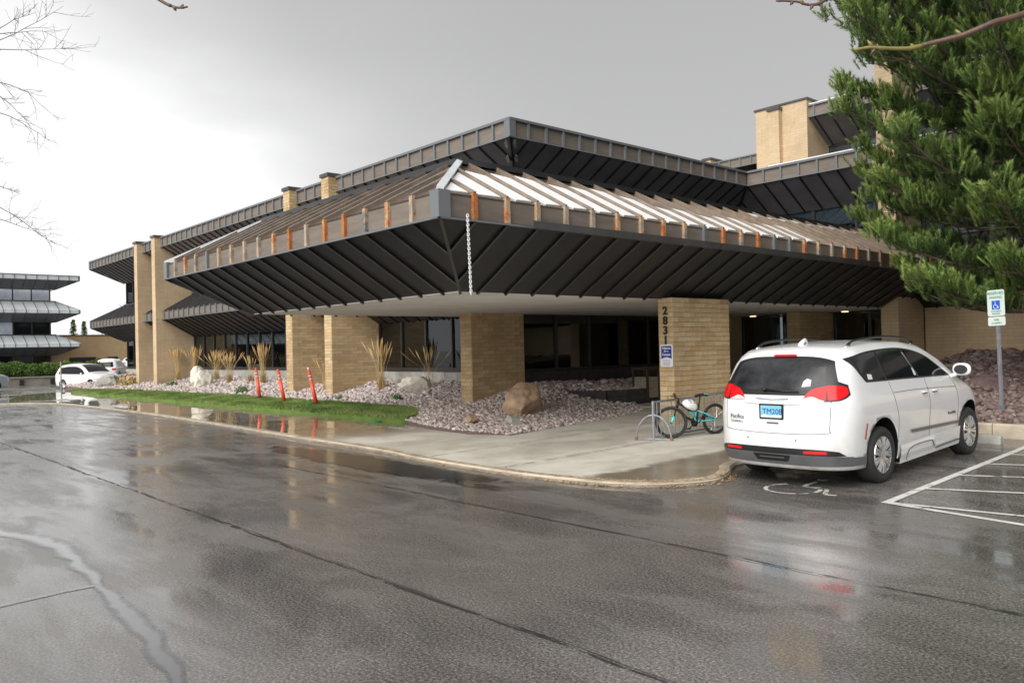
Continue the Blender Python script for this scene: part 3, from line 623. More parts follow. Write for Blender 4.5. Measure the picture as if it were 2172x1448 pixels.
boulder('boulder', 'small grey rock on gravel at the edge of the entrance walk', (-13.85, 12.35, .27), (.2, .15, .12), M['concrete'], 6.1)
boulder('boulder', 'purple boulder on the slope behind the van hood', (-6.6, 20.4, .72), (.5, .4, .28), M['purplerock'], 7.1)
boulder('boulder', 'dark purple boulder on the slope right of the parking sign', (-4.2, 19.6, .66), (.45, .4, .26), M['purplerock'], 8.2)
boulder('boulder', 'greyish boulder on gravel at the foot of the leftmost brick fin', (-48.5, 13.3, .6), (.8, .5, .4), M['concrete'], 9.2)

# ------------------------------------------------------------------ brick piers
BRX, BRZ, BRW = .40, .108, .009
BRICKMESH = {}
def brick_mesh(L):
    k = round(L, 3)
    if k not in BRICKMESH:
        b = MB(); h = BRZ-BRW; e = .004; y0, y1 = -.014, .02
        b.add([(0, y0+e, 0), (L, y0+e, 0), (L, y0+e, h), (0, y0+e, h), (e, y0, e), (L-e, y0, e), (L-e, y0, h-e), (e, y0, h-e), (0, y1, 0), (L, y1, 0), (L, y1, h), (0, y1, h)],
              [(4, 5, 6, 7), (0, 1, 5, 4), (1, 2, 6, 5), (2, 3, 7, 6), (3, 0, 4, 7), (0, 8, 9, 1), (1, 9, 10, 2), (2, 10, 11, 3), (3, 11, 8, 0)])
        BRICKMESH[k] = b.mesh('brick', M['brick'])
    return BRICKMESH[k]
def brick_face(th, org, rot, width, z0, z1, budget, stuff):
    """lays bricks on a face: org=(x,y) at left end seen from outside, rot=angle of the along-face direction"""
    c = 0; z = z0; ca, sa = math.cos(rot), math.sin(rot); row = 0
    while z < z1-.02:
        off = 0 if row % 2 == 0 else -BRX/2; x = off
        while x < width-.01:
            a = max(x, 0); e = min(x+BRX-BRW, width)
            if e-a > .03:
                L = round(e-a, 3); px, py = org[0]+ca*a, org[1]+sa*a
                if budget[0] > 0:
                    budget[0] -= 1; o = bpy.data.objects.new('brick', brick_mesh(L)); COL.objects.link(o); o.parent = th
                    o.location = (px+random.uniform(-.001, .001), py, z+BRW/2); o.rotation_euler = (0, 0, rot)
                else:
                    tn = random.uniform(.01, 1); h = BRZ-BRW; zz = z+BRW/2; nx, ny = -sa*-.014*-1, 0
                    nx, ny = sa*.014, -ca*.014; ix, iy = -sa*.01, ca*.01
                    stuff.add([(px+nx, py+ny, zz), (px+nx+ca*L, py+ny+sa*L, zz), (px+nx+ca*L, py+ny+sa*L, zz+h), (px+nx, py+ny, zz+h),
                               (px+ix, py+iy, zz), (px+ix+ca*L, py+iy+sa*L, zz), (px+ix+ca*L, py+iy+sa*L, zz+h), (px+ix, py+iy, zz+h)],
                              [(0, 1, 2, 3), (4, 5, 1, 0), (3, 2, 6, 7), (1, 5, 6, 2), (4, 0, 3, 7)], tint=tn)
            x += BRX
        z += BRZ; row += 1
def pier(label, x0, x1, y0, y1, z0, z1, real=True, cap=True, cat='brick wall', group='brick fin walls of the office building', faces='fr', budget=300, bricktop=None):
    th = empty('brick_pier', label, cat, group=group)
    b = MB(); b.box(x0, x1, y0, y1, z0, z1); b.build('wall_core', M['mortar'] if real else M['brick_tex'], th)
    if real:
        st = MB(); bg = [budget]; zt = z1-.01
        brick_face(th, (x0, y0), 0, x1-x0, z0, min(zt, bricktop or 99), bg, st)                 # narrow front face (towards -Y)
        brick_face(th, (x1, y0), math.pi/2, y1-y0, z0, min(zt, bricktop or 99), bg, st)        # wide face (towards +X)
        bg[0] = 0
        if bricktop:
            brick_face(th, (x0, y0), 0, x1-x0, z0+math.ceil((bricktop-z0)/BRZ)*BRZ, zt, bg, st); brick_face(th, (x1, y0), math.pi/2, y1-y0, z0+math.ceil((bricktop-z0)/BRZ)*BRZ, zt, bg, st)
        brick_face(th, (x1, y1), math.pi, x1-x0, z0, zt, bg, st); brick_face(th, (x0, y1), -math.pi/2, y1-y0, z0, zt, bg, st)
        if st.v: st.build('brickwork', M['brick'], th, kind='stuff')
    if cap:
        b = MB(); b.box(x0-.05, x1+.05, y0-.06, y1, z1, z1+.12); b.build('coping', M['bronze'], th)
    return th
FX = [-46.42, -43.6, -28.62, -25.68]
pier('leftmost tall brick fin of the far pair by the parked cars', FX[0], FX[0]+.5, 14.1, 16, .3, 8.02, real=False)
pier('tall brick fin just right of the leftmost one, beside the dry grasses', FX[1], FX[1]+.5, 14.1, 16, .3, 8.02, real=False)
pier('tall brick fin behind the middle orange marker, left of the near pair', FX[2], FX[2]+.48, 14.1, 16, .35, 8.04, bricktop=3.2)
pier('tall brick fin behind the right orange marker, capped above the canopy roof', FX[3], FX[3]+.48, 14.1, 16, .35, 8.04, bricktop=3.2)
pier('short brick fin under the canopy with the tan boulder at its foot', -17.98, -17.5, 14.1, 16.05, .25, 2.919, cap=False, group=None)
num = pier('buff brick pier carrying the black numbers 2831 beside the bicycle', -11.30, -10.93, 14.45, 16.60, .14, 2.919, cap=False, cat='brick pier', group=None, budget=290)
pier('shaded brick pier deep under the canopy above the van roof', -14.25, -13.8, 25.1, 27.4, .2, 2.919, cap=False, group=None)
pier('tall brick fin rising behind the pine tree at the wing', -11.25, -10.72, 25.42, 27.3, .3, 11.5, real=False, cap=True, group=None)
pier('shaded brick jamb at the inner corner under the canopy', -17.9, -17.4, 25.0, 27.3, .2, 2.919, real=False, cap=False, group=None)
for i, ch in enumerate('2831'):
    o = put_text(ch, .25, M['digit'], (-11.11, 14.425, 2.655-i*.215), (1, 0, 0), (0, 0, 1), num, 'house_number', depth=.012, bold=True)
sg = empty('notice_sign', 'blue and white tobacco free campus notice on the numbered brick pier', 'sign')
b = MB()
def rrect(cx, cz, w, h, r, n=5):
    pts = []
    for sx, sz, a0 in ((1, 1, 0), (-1, 1, 90), (-1, -1, 180), (1, -1, 270)):
        for i in range(n+1):
            t = R_(a0+90*i/n); pts.append((cx+sx*(w/2-r)+r*math.cos(t), cz+sz*(h/2-r)+r*math.sin(t)))
    return pts
cx, cz = -11.09, 1.675
b.plate([(x, 14.415, z) for x, z in rrect(cx, cz, .34, .49, .035)], (0, -1, 0), .008); b.build('panel', M['purewhite'], sg)
b = MB(); arc = [(cx+.14-.28*i/10, cz-.07+.035*math.sin(math.pi*i/10)) for i in range(11)]
b.plate([(cx-.14, 14.411, cz+.215), (cx-.14, 14.411, cz-.07)]+[(x, 14.411, z) for x, z in reversed(arc[1:-1])]+[(cx+.14, 14.411, cz-.07), (cx+.14, 14.411, cz+.215)], (0, -1, 0), .003); b.build('printed_field', M['navy'], sg)
for i, tx in enumerate(('Tobacco', 'Free', 'Campus')): put_text(tx, .068, M['purewhite'], (cx, 14.406, cz+.165-i*.07), (1, 0, 0), (0, 0, 1), sg, depth=.001, bold=True)
for i in range(5): put_text('For the health of everyone' if i % 2 == 0 else 'thank you for not smoking', .018, M['navy'], (cx, 14.413, cz-.10-i*.027), (1, 0, 0), (0, 0, 1), sg, depth=.001)

# ------------------------------------------------------------------ eaves, skirts
def clip(poly, a, bq, c):
    """keep a*s+b*r+c>=0"""
    out = []
    for i in range(len(poly)):
        p, q = poly[i], poly[(i+1) % len(poly)]; fp = a*p[0]+bq*p[1]+c; fq = a*q[0]+bq*q[1]+c
        if fp >= 0: out.append(p)
        if (fp >= 0) != (fq >= 0):
            t = fp/(fp-fq); out.append((p[0]+(q[0]-p[0])*t, p[1]+(q[1]-p[1])*t))
    return out
def eave(th, pts, ztop, zbot, d, drop, skirt=None, ends=(0, 0), bay=.67, mats=None, ribw=.07, simple=False, snow=None, gutter=None):
    mt = dict(fascia=M['taupe'], rib=[M['ribgrey']], soffit=M['soffit'], srib=M['soffrib'], roof=M['bronze'], rrib=M['bronze']); mt.update(mats or {})
    P = [Vector(p) for p in pts]; ns = len(P)-1; cnt = {}
    st = {}
    def emit(name, b, m, smooth=False):
        cnt[name] = cnt.get(name, 0)+1
        if cnt[name] <= 290 and not simple: b.build(name, m, th)
        else: st.setdefault((name, m.name), [MB(), m])[0].add(b.v, b.f)
    snowb = MB()
    for k in range(ns):
        A, B = P[k], P[k+1]; L = (B-A).length; dr = (B-A)/L; n = Vector((dr.y, -dr.x)); n3 = Vector((n.x, n.y, 0)); d3 = Vector((dr.x, dr.y, 0))
        def ty(i):
            if i == 0: return ends[0]
            if i == ns: return ends[1]
            a = (P[i]-P[i-1]).normalized(); c = (P[i+1]-P[i]).normalized(); cr_ = a.x*c.y-a.y*c.x
            return 1 if cr_ > .1 else (-1 if cr_ < -.1 else 0)
        ts, te = ty(k), ty(k+1); nb = max(1, round(L/bay)); w = L/nb
        def pt(s, r, z): return (A.x+dr.x*s-n.x*r, A.y+dr.y*s-n.y*r, z)
        def layer(depth, zf, nrm_, pname, rname, pm, rm, out, rh):
            k0 = -math.ceil(depth/w) if ts < 0 else 0; k1 = nb+(math.ceil(depth/w) if te < 0 else 0)
            for i in range(k0, k1):
                poly = [(i*w, 0), ((i+1)*w, 0), ((i+1)*w, depth), (i*w, depth)]
                poly = clip(poly, 1, -ts, 0); 
                if len(poly) >= 3: poly = clip(poly, -1, -te, L)
                ar = abs(sum(poly[j][0]*poly[(j+1) % len(poly)][1]-poly[(j+1) % len(poly)][0]*poly[j][1] for j in range(len(poly))))/2 if len(poly) >= 3 else 0
                if ar > .004:
                    b = MB(); b.plate([pt(s, r, zf(r)) for s, r in poly], nrm_, .02); emit(pname, b, pm)
                if i > k0 or ts == 0:
                    s = i*w; lo, hi = 0., depth
                    # valid r: s - ts*r>=0 ; L - s - te*r>=0
                    if ts > 0: hi = min(hi, s)
                    if ts < 0 and s < 0: lo = max(lo, -s)
                    if te > 0: hi = min(hi, L-s)
                    if te < 0 and s > L: lo = max(lo, s-L)
                    if hi-lo > .06:
                        b = MB(); b.beam(pt(s, lo, zf(lo)), pt(s, hi, zf(hi)), nrm_, ribw*.6, rh); emit(rname, b, rm if not isinstance(rm, list) else random.choice(rm))
            for sgn, tcode, s0 in ((1, ts, 0), (-1, te, L)):     # hip / valley strips
                if tcode != 0 and (sgn == 1):
                    b = MB(); b.beam(pt(s0, 0, zf(0)), pt(s0+tcode*depth, depth, zf(depth)), nrm_, ribw*(.6 if pname == 'soffit_panel' else 1.3), rh*1.15); emit('hip_strip' if pname == 'soffit_panel' else 'hip_cap', b, (rm if not isinstance(rm, list) else rm[0]) if pname == 'soffit_panel' or not snow else M['fskirt'])
        sn = Vector((0, 0, -1))*d/math.hypot(d, drop) + n3*drop/math.hypot(d, drop)*1.0
        sn = Vector((n3.x*drop, n3.y*drop, -d)).normalized()
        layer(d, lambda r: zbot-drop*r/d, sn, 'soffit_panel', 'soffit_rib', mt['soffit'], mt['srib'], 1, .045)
        if skirt:
            du, rise = skirt; kn = Vector((n3.x*rise, n3.y*rise, du)).normalized()
            layer(du, lambda r: ztop+rise*r/du, kn, 'roof_pan', 'roof_rib', mt['roof'], mt['rrib'], 1, .07)
            if snow and k in snow:
                for (i0, i1, ra, rb) in snow[k]:
                    for i in range(i0, i1):
                        a0, a1 = i*w+.05+(.20 if i > 1 else .04), (i+1)*w-.05; up_ = rb+.12*math.sin(i*2.1)
                        poly = [(a0, ra), (a1, ra+.03), (a1, max(ra+.1, up_-.12)), ((a0+a1)/2, max(ra+.1, up_-.05)), (a0, up_)]
                        poly = clip(poly, 1, -ts, -.1)
                        if len(poly) >= 3: poly = clip(poly, -1, -te, L-.1)
                        if len(poly) >= 3: snowb.plate([Vector(pt(s, r, ztop+rise*r/du))+kn*.022 for s, r in poly], kn, .02)
            # ridge flashing at the top of the skirt
            b = MB(); e0 = du if ts > 0 else (-du if ts < 0 else 0); e1 = du if te > 0 else (-du if te < 0 else 0)
            b.beam(pt(e0, du, ztop+rise), pt(L-e1, du, ztop+rise), (0, 0, 1), .16, .10); emit('ridge_flashing', b, M['ridge'])
        hgt = ztop-zbot
        for i in range(nb):
            b = MB(); s0, s1 = i*w, (i+1)*w
            b.plate([pt(s0, 0.02, zbot), pt(s1, .02, zbot), pt(s1, .02, ztop), pt(s0, .02, ztop)], n3, .03); emit('fascia_panel', b, mt['fascia'])
        for i in range(nb+1):
            if (i == nb and te != 0): continue
            s = i*w; wide = ribw*(2.0 if (i == 0 and ts != 0) else 1)
            b = MB()
            if i == 0 and ts > 0:
                c0 = Vector(pt(0, 0, 0)); q = .05; b.box(c0.x-.10, c0.x+.10, c0.y-.10, c0.y+.10, zbot-.01, ztop+.03)
                c1 = Vector(pt(.06, .06, 0)); b = MB(); b.box(c1.x-.11, c1.x+.11, c1.y-.11, c1.y+.11, zbot-.012, ztop+.03); emit('corner_cap', b, M['ribgrey'])
            elif i == 0 and ts < 0: pass
            else:
                b.beam(pt(s, .02, zbot-.005), pt(s, .02, ztop+(.035 if skirt else 0)), n3, ribw, .06); emit('fascia_rib', b, random.choice(mt['rib']))
        b = MB(); b.beam(pt(.0, .0, zbot-.015), pt(L, 0, zbot-.015), n3, .03, .045); emit('drip_edge', b, M['ribgrey'])
        if not skirt:
            b = MB(); b.beam(pt(-.02 if ts > 0 else 0, .02, ztop+.015), pt(L+(.02 if te > 0 else 0), .02, ztop+.015), n3, .07, .075); emit('top_flashing', b, M['ribgrey'])
        if gutter and k in gutter:
            g0, g1 = gutter[k]; b = MB(); prof = [(0.065, 0), (.16, 0), (.17, .12), (.15, .12), (.14, .02), (.065, .02)]
            sc = [[Vector(pt(s, -r, zbot-.05+z)) for r, z in prof] for s in (g0, g1)]
            m_ = len(prof); b.add(sc[0]+sc[1], [(i, (i+1) % m_, (i+1) % m_+m_, i+m_) for i in range(m_)]+[tuple(reversed(range(m_))), tuple(range(m_, 2*m_))]); emit('gutter', b, M['bronze'])
    for (name, mn), (b, m) in st.items():
        if b.v: b.build(name if simple else name+'s', m, th, kind='stuff')
    if snowb.v: snowb.build('snow', M['snow'], th, kind='stuff', label='thin wet snow lying between the roof ribs')

bld = empty('office_building', 'long two storey buff brick office building with dark ribbed metal eaves', 'building')
up_e = bpy.data.objects.new('upper_roof', None); link(up_e, bld)
eave(up_e, [(-56.2, 30), (-56.2, 14.4), (-16.05, 14.4), (-16.05, 25.75), (2, 25.75)], 8.0, 7.55, 1.6, .96, mats=dict(soffit=M['soffit_lit']))
lo_e = bpy.data.objects.new('lower_roof', None); link(lo_e, bld)
eave(lo_e, [(-56.2, 26), (-56.2, 14.4), (-21.2, 14.4)], 4.22, 3.84, 1.6, .92, skirt=(1.62, .95), ends=(0, -1), mats=dict(roof=M['bronze'], rrib=M['bronze'], rib=[M['ribgrey']]))
lo_w = bpy.data.objects.new('lower_roof', None); link(lo_w, bld)
eave(lo_w, [(-9.63, 25.75), (2, 25.75)], 4.22, 3.84, 1.6, .92, skirt=(1.62, .95), ends=(-1, 0), simple=True)
l3 = bpy.data.objects.new('top_storey_roof', None); link(l3, bld)
eave(l3, [(-18.1, 32.1), (2, 32.1)], 11.78, 11.33, 1.6, .96, mats=dict(soffit=M['soffit_lit']))
l3b = bpy.data.objects.new('top_storey_roof', None); link(l3b, bld)
eave(l3b, [(-26.0, 44), (-26.0, 38.0), (-19.5, 38.0)], 11.78, 11.33, 1.6, .96)
can = empty('entrance_canopy', 'wide dark metal entrance canopy with rust streaked ribs and a pale ceiling', 'canopy')
RB = [M['rust'], M['stain'], M['stain'], M['stain'], M['ribtan'], M['ribgrey'], M['stain']]
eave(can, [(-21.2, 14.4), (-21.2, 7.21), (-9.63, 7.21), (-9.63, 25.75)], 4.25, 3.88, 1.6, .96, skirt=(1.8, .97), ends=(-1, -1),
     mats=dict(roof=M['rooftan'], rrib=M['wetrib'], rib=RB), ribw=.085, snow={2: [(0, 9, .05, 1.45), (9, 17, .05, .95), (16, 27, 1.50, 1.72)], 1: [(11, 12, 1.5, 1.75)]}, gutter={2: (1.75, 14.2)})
b = MB(); b.box(-19.62, -11.22, 8.79, 27.0, 2.92, 3.0); b.build('ceiling', M['plaster'], can)
b = MB(); b.box(-19.4, -11.43, 9.0, 15.9, 5.12, 5.2); b.box(-17.6, -11.43, 15.9, 27.3, 5.12, 5.2); b.build('roof_deck', M['ridge'], can)
b = MB(); b.box(-10.55, -10.25, 11.3, 12.0, 3.55, 3.6); o = b.build('soffit_vent', M['ribgrey'], can); o.rotation_euler = (0, 0, 0)
# lichen stains on the upper corner soffit
b = MB()
for sx in (-1, 1):
    for i in range(3):
        r = .25+i*.42; p = Vector((-16.05-r, 14.4+r, 7.55-.96*r/1.6)); off = Vector((.16, 0, 0)) if sx > 0 else Vector((0, -.16, 0))
        q = p+off; nrm2 = Vector((.96, 0, -1.6)).normalized() if sx > 0 else Vector((0, -.96, -1.6)).normalized()
        along = (Vector((-1, 1, -.6))).normalized(); side = nrm2.cross(along).normalized()
        pts = [q+nrm2*.012+along*.19*math.cos(t)+side*.045*math.sin(t)*(1+.3*math.sin(3*t)) for t in np.linspace(0, 6.28, 12)[:-1]]
        c = sum(pts, Vector())/len(pts)
        pts = [Vector((p_.x, p_.y, p_.z)) for p_ in pts]; b.plate(pts, nrm2, .006)
b.build('stain', M['lichen'], up_e)

# walls, floors, rooms
def wbox(name, x0, x1, y0, y1, z0, z1, m, th=bld): b = MB(); b.box(x0, x1, y0, y1, z0, z1); return b.build(name, m, th)
wbox('floor_band', -54.6, -17.66, 16.03, 30, 2.99, 5.14, M['frame']); wbox('roof_slab', -54.6, -17.7, 16.05, 44, 6.66, 7.96, M['frame'])
wbox('floor_band', -17.6, 2, 27.38, 40, 2.99, 5.14, M['frame']); wbox('roof_slab', -17.7, 2, 27.4, 44, 6.66, 7.96, M['frame'])
wbox('roof_slab', -17.0, 2, 33.8, 50, 10.5, 11.7, M['frame']); wbox('roof_slab', -24.3, -18, 39.7, 50, 10.4, 11.7, M['frame'])
wbox('room_wall', -54, -21, 20.5, 20.7, .9, 2.99, M['inter']); wbox('room_floor', -54, -17.7, 16.1, 24, .8, .9, M['inter'])
wbox('room_wall', -21.0, -20.9, 16.3, 27, .2, 2.99, M['dark']); wbox('room_wall', -18.6, -18.5, 17.2, 31, .2, 6.6, M['dark']); wbox('room_wall', -18.4, -17.75, 28.0, 30.7, .2, 6.6, M['dark']); wbox('room_wall', -21, -18.5, 20.5, 20.7, .2, 2.99, M['inter']); wbox('room_wall', -54, -18, 20.5, 20.7, 5.14, 6.66, M['inter']); wbox('room_wall', -21, -20.9, 20.7, 33, 5.14, 6.66, M['inter'])
wbox('room_wall', -17.7, 2, 30.8, 31, 0, 6.66, M['dark'])
wbox('room_wall', -17.5, 2, 37.5, 37.7, 7.96, 10.5, M['inter']); wbox('room_wall', -24, -18, 43, 43.2, 7.96, 10.5, M['inter'])
wbox('end_wall', -54.6, -54.4, 16.3, 30, .2, 7.9, M['frame'])
wbox('base_wall', -17.85, -17.66, 16.06, 25.0, .1, 1.22, M['retain'])
for x0, x1 in ((-54.6, FX[1]), (FX[1]+.5, FX[2]), (FX[3]+.48, -17.98)):
    n = max(1, round((x1-x0)/.67)); w = (x1-x0)/n
    for i in range(n): wbox('base_block', x0+i*w+.006, x0+(i+1)*w-.006, 15.98+random.uniform(0, .006), 16.2, .7, 1.2+random.uniform(-.004, .004), M['concrete'])
wbox('sill', -54.6, -17.98, 15.99, 16.2, 1.21, 1.29, M['frame'])
brw = wbox('brick_wall', -10.7, 6, 27.35, 27.6, .9, 2.98, M['brick_tex'])
def glazing(P, ang, L, z0, z1, bay=1.34, th=bld, blinds=0, both=None, recess=.06):
    """windows along a line; outward normal is to the right of the direction"""
    ca, sa = math.cos(ang), math.sin(ang); nx, ny = sa, -ca; n = max(1, round(L/bay)); w = L/n
    def pt(s, r, z): return (P[0]+ca*s-nx*r, P[1]+sa*s-ny*r, z)
    for i in range(n):
        s0, s1 = i*w, (i+1)*w; f = MB(); nv = (nx, ny, 0)
        for a, c in ((s0, s0+.035), (s1-.035, s1)): f.plate([pt(a, 0, z0), pt(c, 0, z0), pt(c, 0, z1), pt(a, 0, z1)], nv, .1)
        for a, c in ((z0, z0+.05), (z1-.05, z1)): f.plate([pt(s0+.035, 0.004, a), pt(s1-.035, .004, a), pt(s1-.035, .004, c), pt(s0+.035, .004, c)], nv, .09)
        fo = f.build('window', M['frame'], th)
        g_ = MB(); g_.plate([pt(s0+.035, recess, z0+.05), pt(s1-.035, recess, z0+.05), pt(s1-.035, recess, z1-.05), pt(s0+.035, recess, z1-.05)], nv, .008); g_.build('pane', M['glass'], fo)
        if random.random() < blinds:
            zb = z0+.05 if random.random() < .75 else z0+(z1-z0)*random.uniform(.3, .6)
            g_ = MB(); g_.plate([pt(s0+.05, .13, zb), pt(s1-.05, .13, zb), pt(s1-.05, .13, z1-.05), pt(s0+.05, .13, z1-.05)], nv, .01); g_.build('blind', M['blind'], fo)
glazing((FX[1]+.5, 16), 0, FX[2]-FX[1]-.5, 1.29, 2.98, blinds=.5)
glazing((FX[0]+.5, 16), 0, 2.3, 1.29, 2.98); glazing((-54.4, 16), 0, 7.9, 1.29, 2.98, blinds=.4)
glazing((FX[2]+.48, 16), 0, 2.4, 1.29, 2.98); glazing((FX[3]+.48, 16), 0, 7.2, 1.29, 2.98, blinds=0, bay=1.5)
glazing((-54.4, 16), 0, 36.6, 5.16, 6.62, blinds=.4)
glazing((-17.66, 16.1), math.pi/2, 8.9, 1.24, 2.92, bay=1.5)
glazing((-17.66, 16.1), math.pi/2, 11.2, 5.3, 6.62, blinds=.6)
glazing((-17.4, 27.35), 0, 6.1, .36, 2.90, bay=1.2)
glazing((-17.6, 27.36), 0, 6.3, 5.2, 6.62, bay=1.6, blinds=1); glazing((-10.7, 27.36), 0, 12, 5.2, 6.62, bay=1.6, blinds=1)
glazing((-18, 33.72), 0, 19, 8.0, 10.35, bay=1.9, blinds=.85)
glazing((-24.3, 39.6), 0, 5, 8.0, 10.35, bay=1.34, blinds=.5)
for (x, y, z, lx) in ((-29.2, 19, 3.0, 1.2), (-27.4, 19, 3.0, 1.8), (-25, 18.6, 2.97, 1.6)): pass
for (x, x1_, y) in ((-25.1, -24.35, 16.75), (-24.2, -22.9, 16.65)):
    o = wbox('ceiling_lamp', x, x1_, y, y+.14, 2.82, 2.87, M['lamp'])
for (x, y) in ((-16.6, 26.6), (-13.1, 26.6)):
    o = wbox('entry_lamp', x, x+.2, y, y+.1, 2.885, 2.91, M['lamp'], can)
# top storey brick tower and chimney
tw_ = empty('brick_stair_tower', 'plain buff brick stair tower with metal coping above the roofs', 'tower')
b = MB(); b.box(-19.4, -17.0, 31.95, 34.6, 7.9, 12.05); b.build('wall', M['brick_tex'], tw_)
b = MB(); b.box(-19.46, -16.94, 31.9, 34.66, 12.05, 12.13); b.build('coping', M['bronze'], tw_)
pier('short capped brick fin standing against the stair tower on the roof', -18.65, -18.15, 31.7, 33.7, 7.95, 11.85, real=False, group=None)
pier('small capped brick fin peeping over the roof edge left of the stair tower', -26.2, -25.7, 37.7, 39.6, 8, 11.95, real=False, group=None)
# small snow strip on the wing roof edge
b = MB(); b.box(-15.2, 1.5, 25.77, 26.1, 8.075, 8.11); b.box(-17.5, 1.5, 32.12, 32.4, 11.855, 11.89); b.build('roof_edge_snow', M['snow'], bld, kind='stuff')

# planter wall, bin
ret = empty('retaining_wall', 'low dark block retaining wall holding gravel under the canopy', 'retaining wall')
PW = [(-17.6, 15.9), (-16.9, 16.3), (-16.1, 16.8), (-15.45, 17.3), (-15.25, 17.9), (-15.2, 18.6), (-15.35, 19.4), (-15.7, 20.2), (-16.4, 20.9), (-17.5, 21.3)]
for i in range(len(PW)-1):
    a, c = Vector(PW[i]), Vector(PW[i+1])
    for k in range(3):
        q = MB(); z0 = .12+k*.185; q.beam((a.x, a.y, z0), (c.x, c.y, z0), (0, 0, 1), .2+.02*((i+k) % 2), .178); q.build('block', M['retain'], ret)
PP = PW[1:]+[(-17.62, 21.2), (-17.62, 16)]
pz = lambda x, y: .62+.16*min(1, max(0, (-15.2-x)/2))
struct(terrain('gravel_bed', PP, pz, M['bed'], step=.6, skirt=.1)); scatter_stones('gravel', PP, pz, 170, .04, .075, 'tan and grey stones filling the low dark planter under the canopy')
bn = empty('litter_bin', 'pebble panelled litter bin with dark frame under the canopy', 'litter bin', (-16.0, 20.6, 0.32))
bn.location = (-16.45, 20.15, .0)
bn.location = (-15.35, 18.95, .27)
def lb(x0, x1, y0, y1, z0, z1, nm, m): b = MB(); b.box(x0, x1, y0, y1, z0, z1); o = b.build(nm, m, bn, inv=False); return o
lb(-.26, .26, -.26, .26, 0, .08, 'base', M['binframe'])
for sx in (-1, 1):
    for sy in (-1, 1): lb(sx*.26-.03, sx*.26+.03, sy*.26-.03, sy*.26+.03, .08, 1.0, 'post', M['binframe'])
lb(-.22, .22, -.27, -.24, .12, .72, 'panel', M['binpanel']); lb(.24, .27, -.22, .22, .12, .72, 'panel', M['binpanel']); lb(-.22, .22, .24, .27, .12, .72, 'panel', M['binpanel']); lb(-.27, -.24, -.22, .22, .12, .72, 'panel', M['binpanel'])
lb(-.22, .22, -.22, .22, .1, .7, 'liner', M['blackpl']); lb(-.30, .30, -.30, .30, .93, 1.02, 'lid', M['binframe'])

# rain chain
ch = empty('rain_chain', 'pale link chain hanging from the canopy corner', 'chain')
n = 34; top = Vector((-8.80, 7.07, 3.76)); bot = Vector((-8.76, 7.07, 2.68))
lm = {}
for ori in (0, 1):
    b = MB(); pts = [(.016*math.cos(t), 0, .026*math.sin(t)) for t in np.linspace(0, 2*math.pi, 13)[:-1]]
    if ori: pts = [(0, x, z) for x, _, z in pts]
    b.tube(pts, .006, 5, closed=True); lm[ori] = b.mesh('link', M['purewhite'], True)
for i in range(n):
    o = bpy.data.objects.new('link', lm[i % 2]); link(o, ch); o.location = top.lerp(bot, i/(n-1)); o.rotation_euler = (0, 0, .6)

# ------------------------------------------------------------------ bicycle rack
rk_ = empty('bicycle_rack', 'long grey steel bicycle rack with many vertical bars', 'bicycle rack')
A_ = Vector((-9.73, 12.20)); B_ = Vector((-9.60, 15.3)); zz = lambda p: WZ(p.x, p.y)
b = MB(); b.tube([(A_.x, A_.y, zz(A_)+.72), (B_.x, B_.y, zz(B_)+.74)], .02, 8); b.build('top_rail', M['steel'], rk_)
b = MB(); b.tube([(A_.x, A_.y, zz(A_)+.06), (B_.x, B_.y, zz(B_)+.06)], .018, 8); b.build('bottom_rail', M['steel'], rk_)
for t in (0, 1): p = A_.lerp(B_, t); b = MB(); b.tube([(p.x, p.y, zz(p)), (p.x, p.y, zz(p)+.74)], .028, 10); b.build('post', M['steel'], rk_)
nbar = 29
for i in range(1, nbar): p = A_.lerp(B_, i/nbar); b = MB(); b.tube([(p.x, p.y, zz(p)+.06), (p.x, p.y, zz(p)+.72)], .009, 6); b.build('bar', M['steel'], rk_)
for k, base in enumerate((A_, B_)):
    cxy = base; pts = [(cxy.x+.32*math.cos(t), cxy.y+.12*math.cos(t), zz(cxy)+.02+.46*math.sin(t)) for t in np.linspace(0, math.pi, 15)]
    b = MB(); b.tube(pts, .018, 8); b.build('hoop', M['steel'], rk_)
    b = MB(); b.tube([pts[0], pts[-1]], .015, 6); b.build('foot_bar', M['steel'], rk_)
    for q in (pts[0], pts[-1]): b = MB(); b.lathe([(0, 0), (.035, 0), (.035, .05), (.02, .07), (0, .07)], 10, c=(q[0], q[1], q[2]-.02)); b.build('foot', M['rackrust'], rk_)

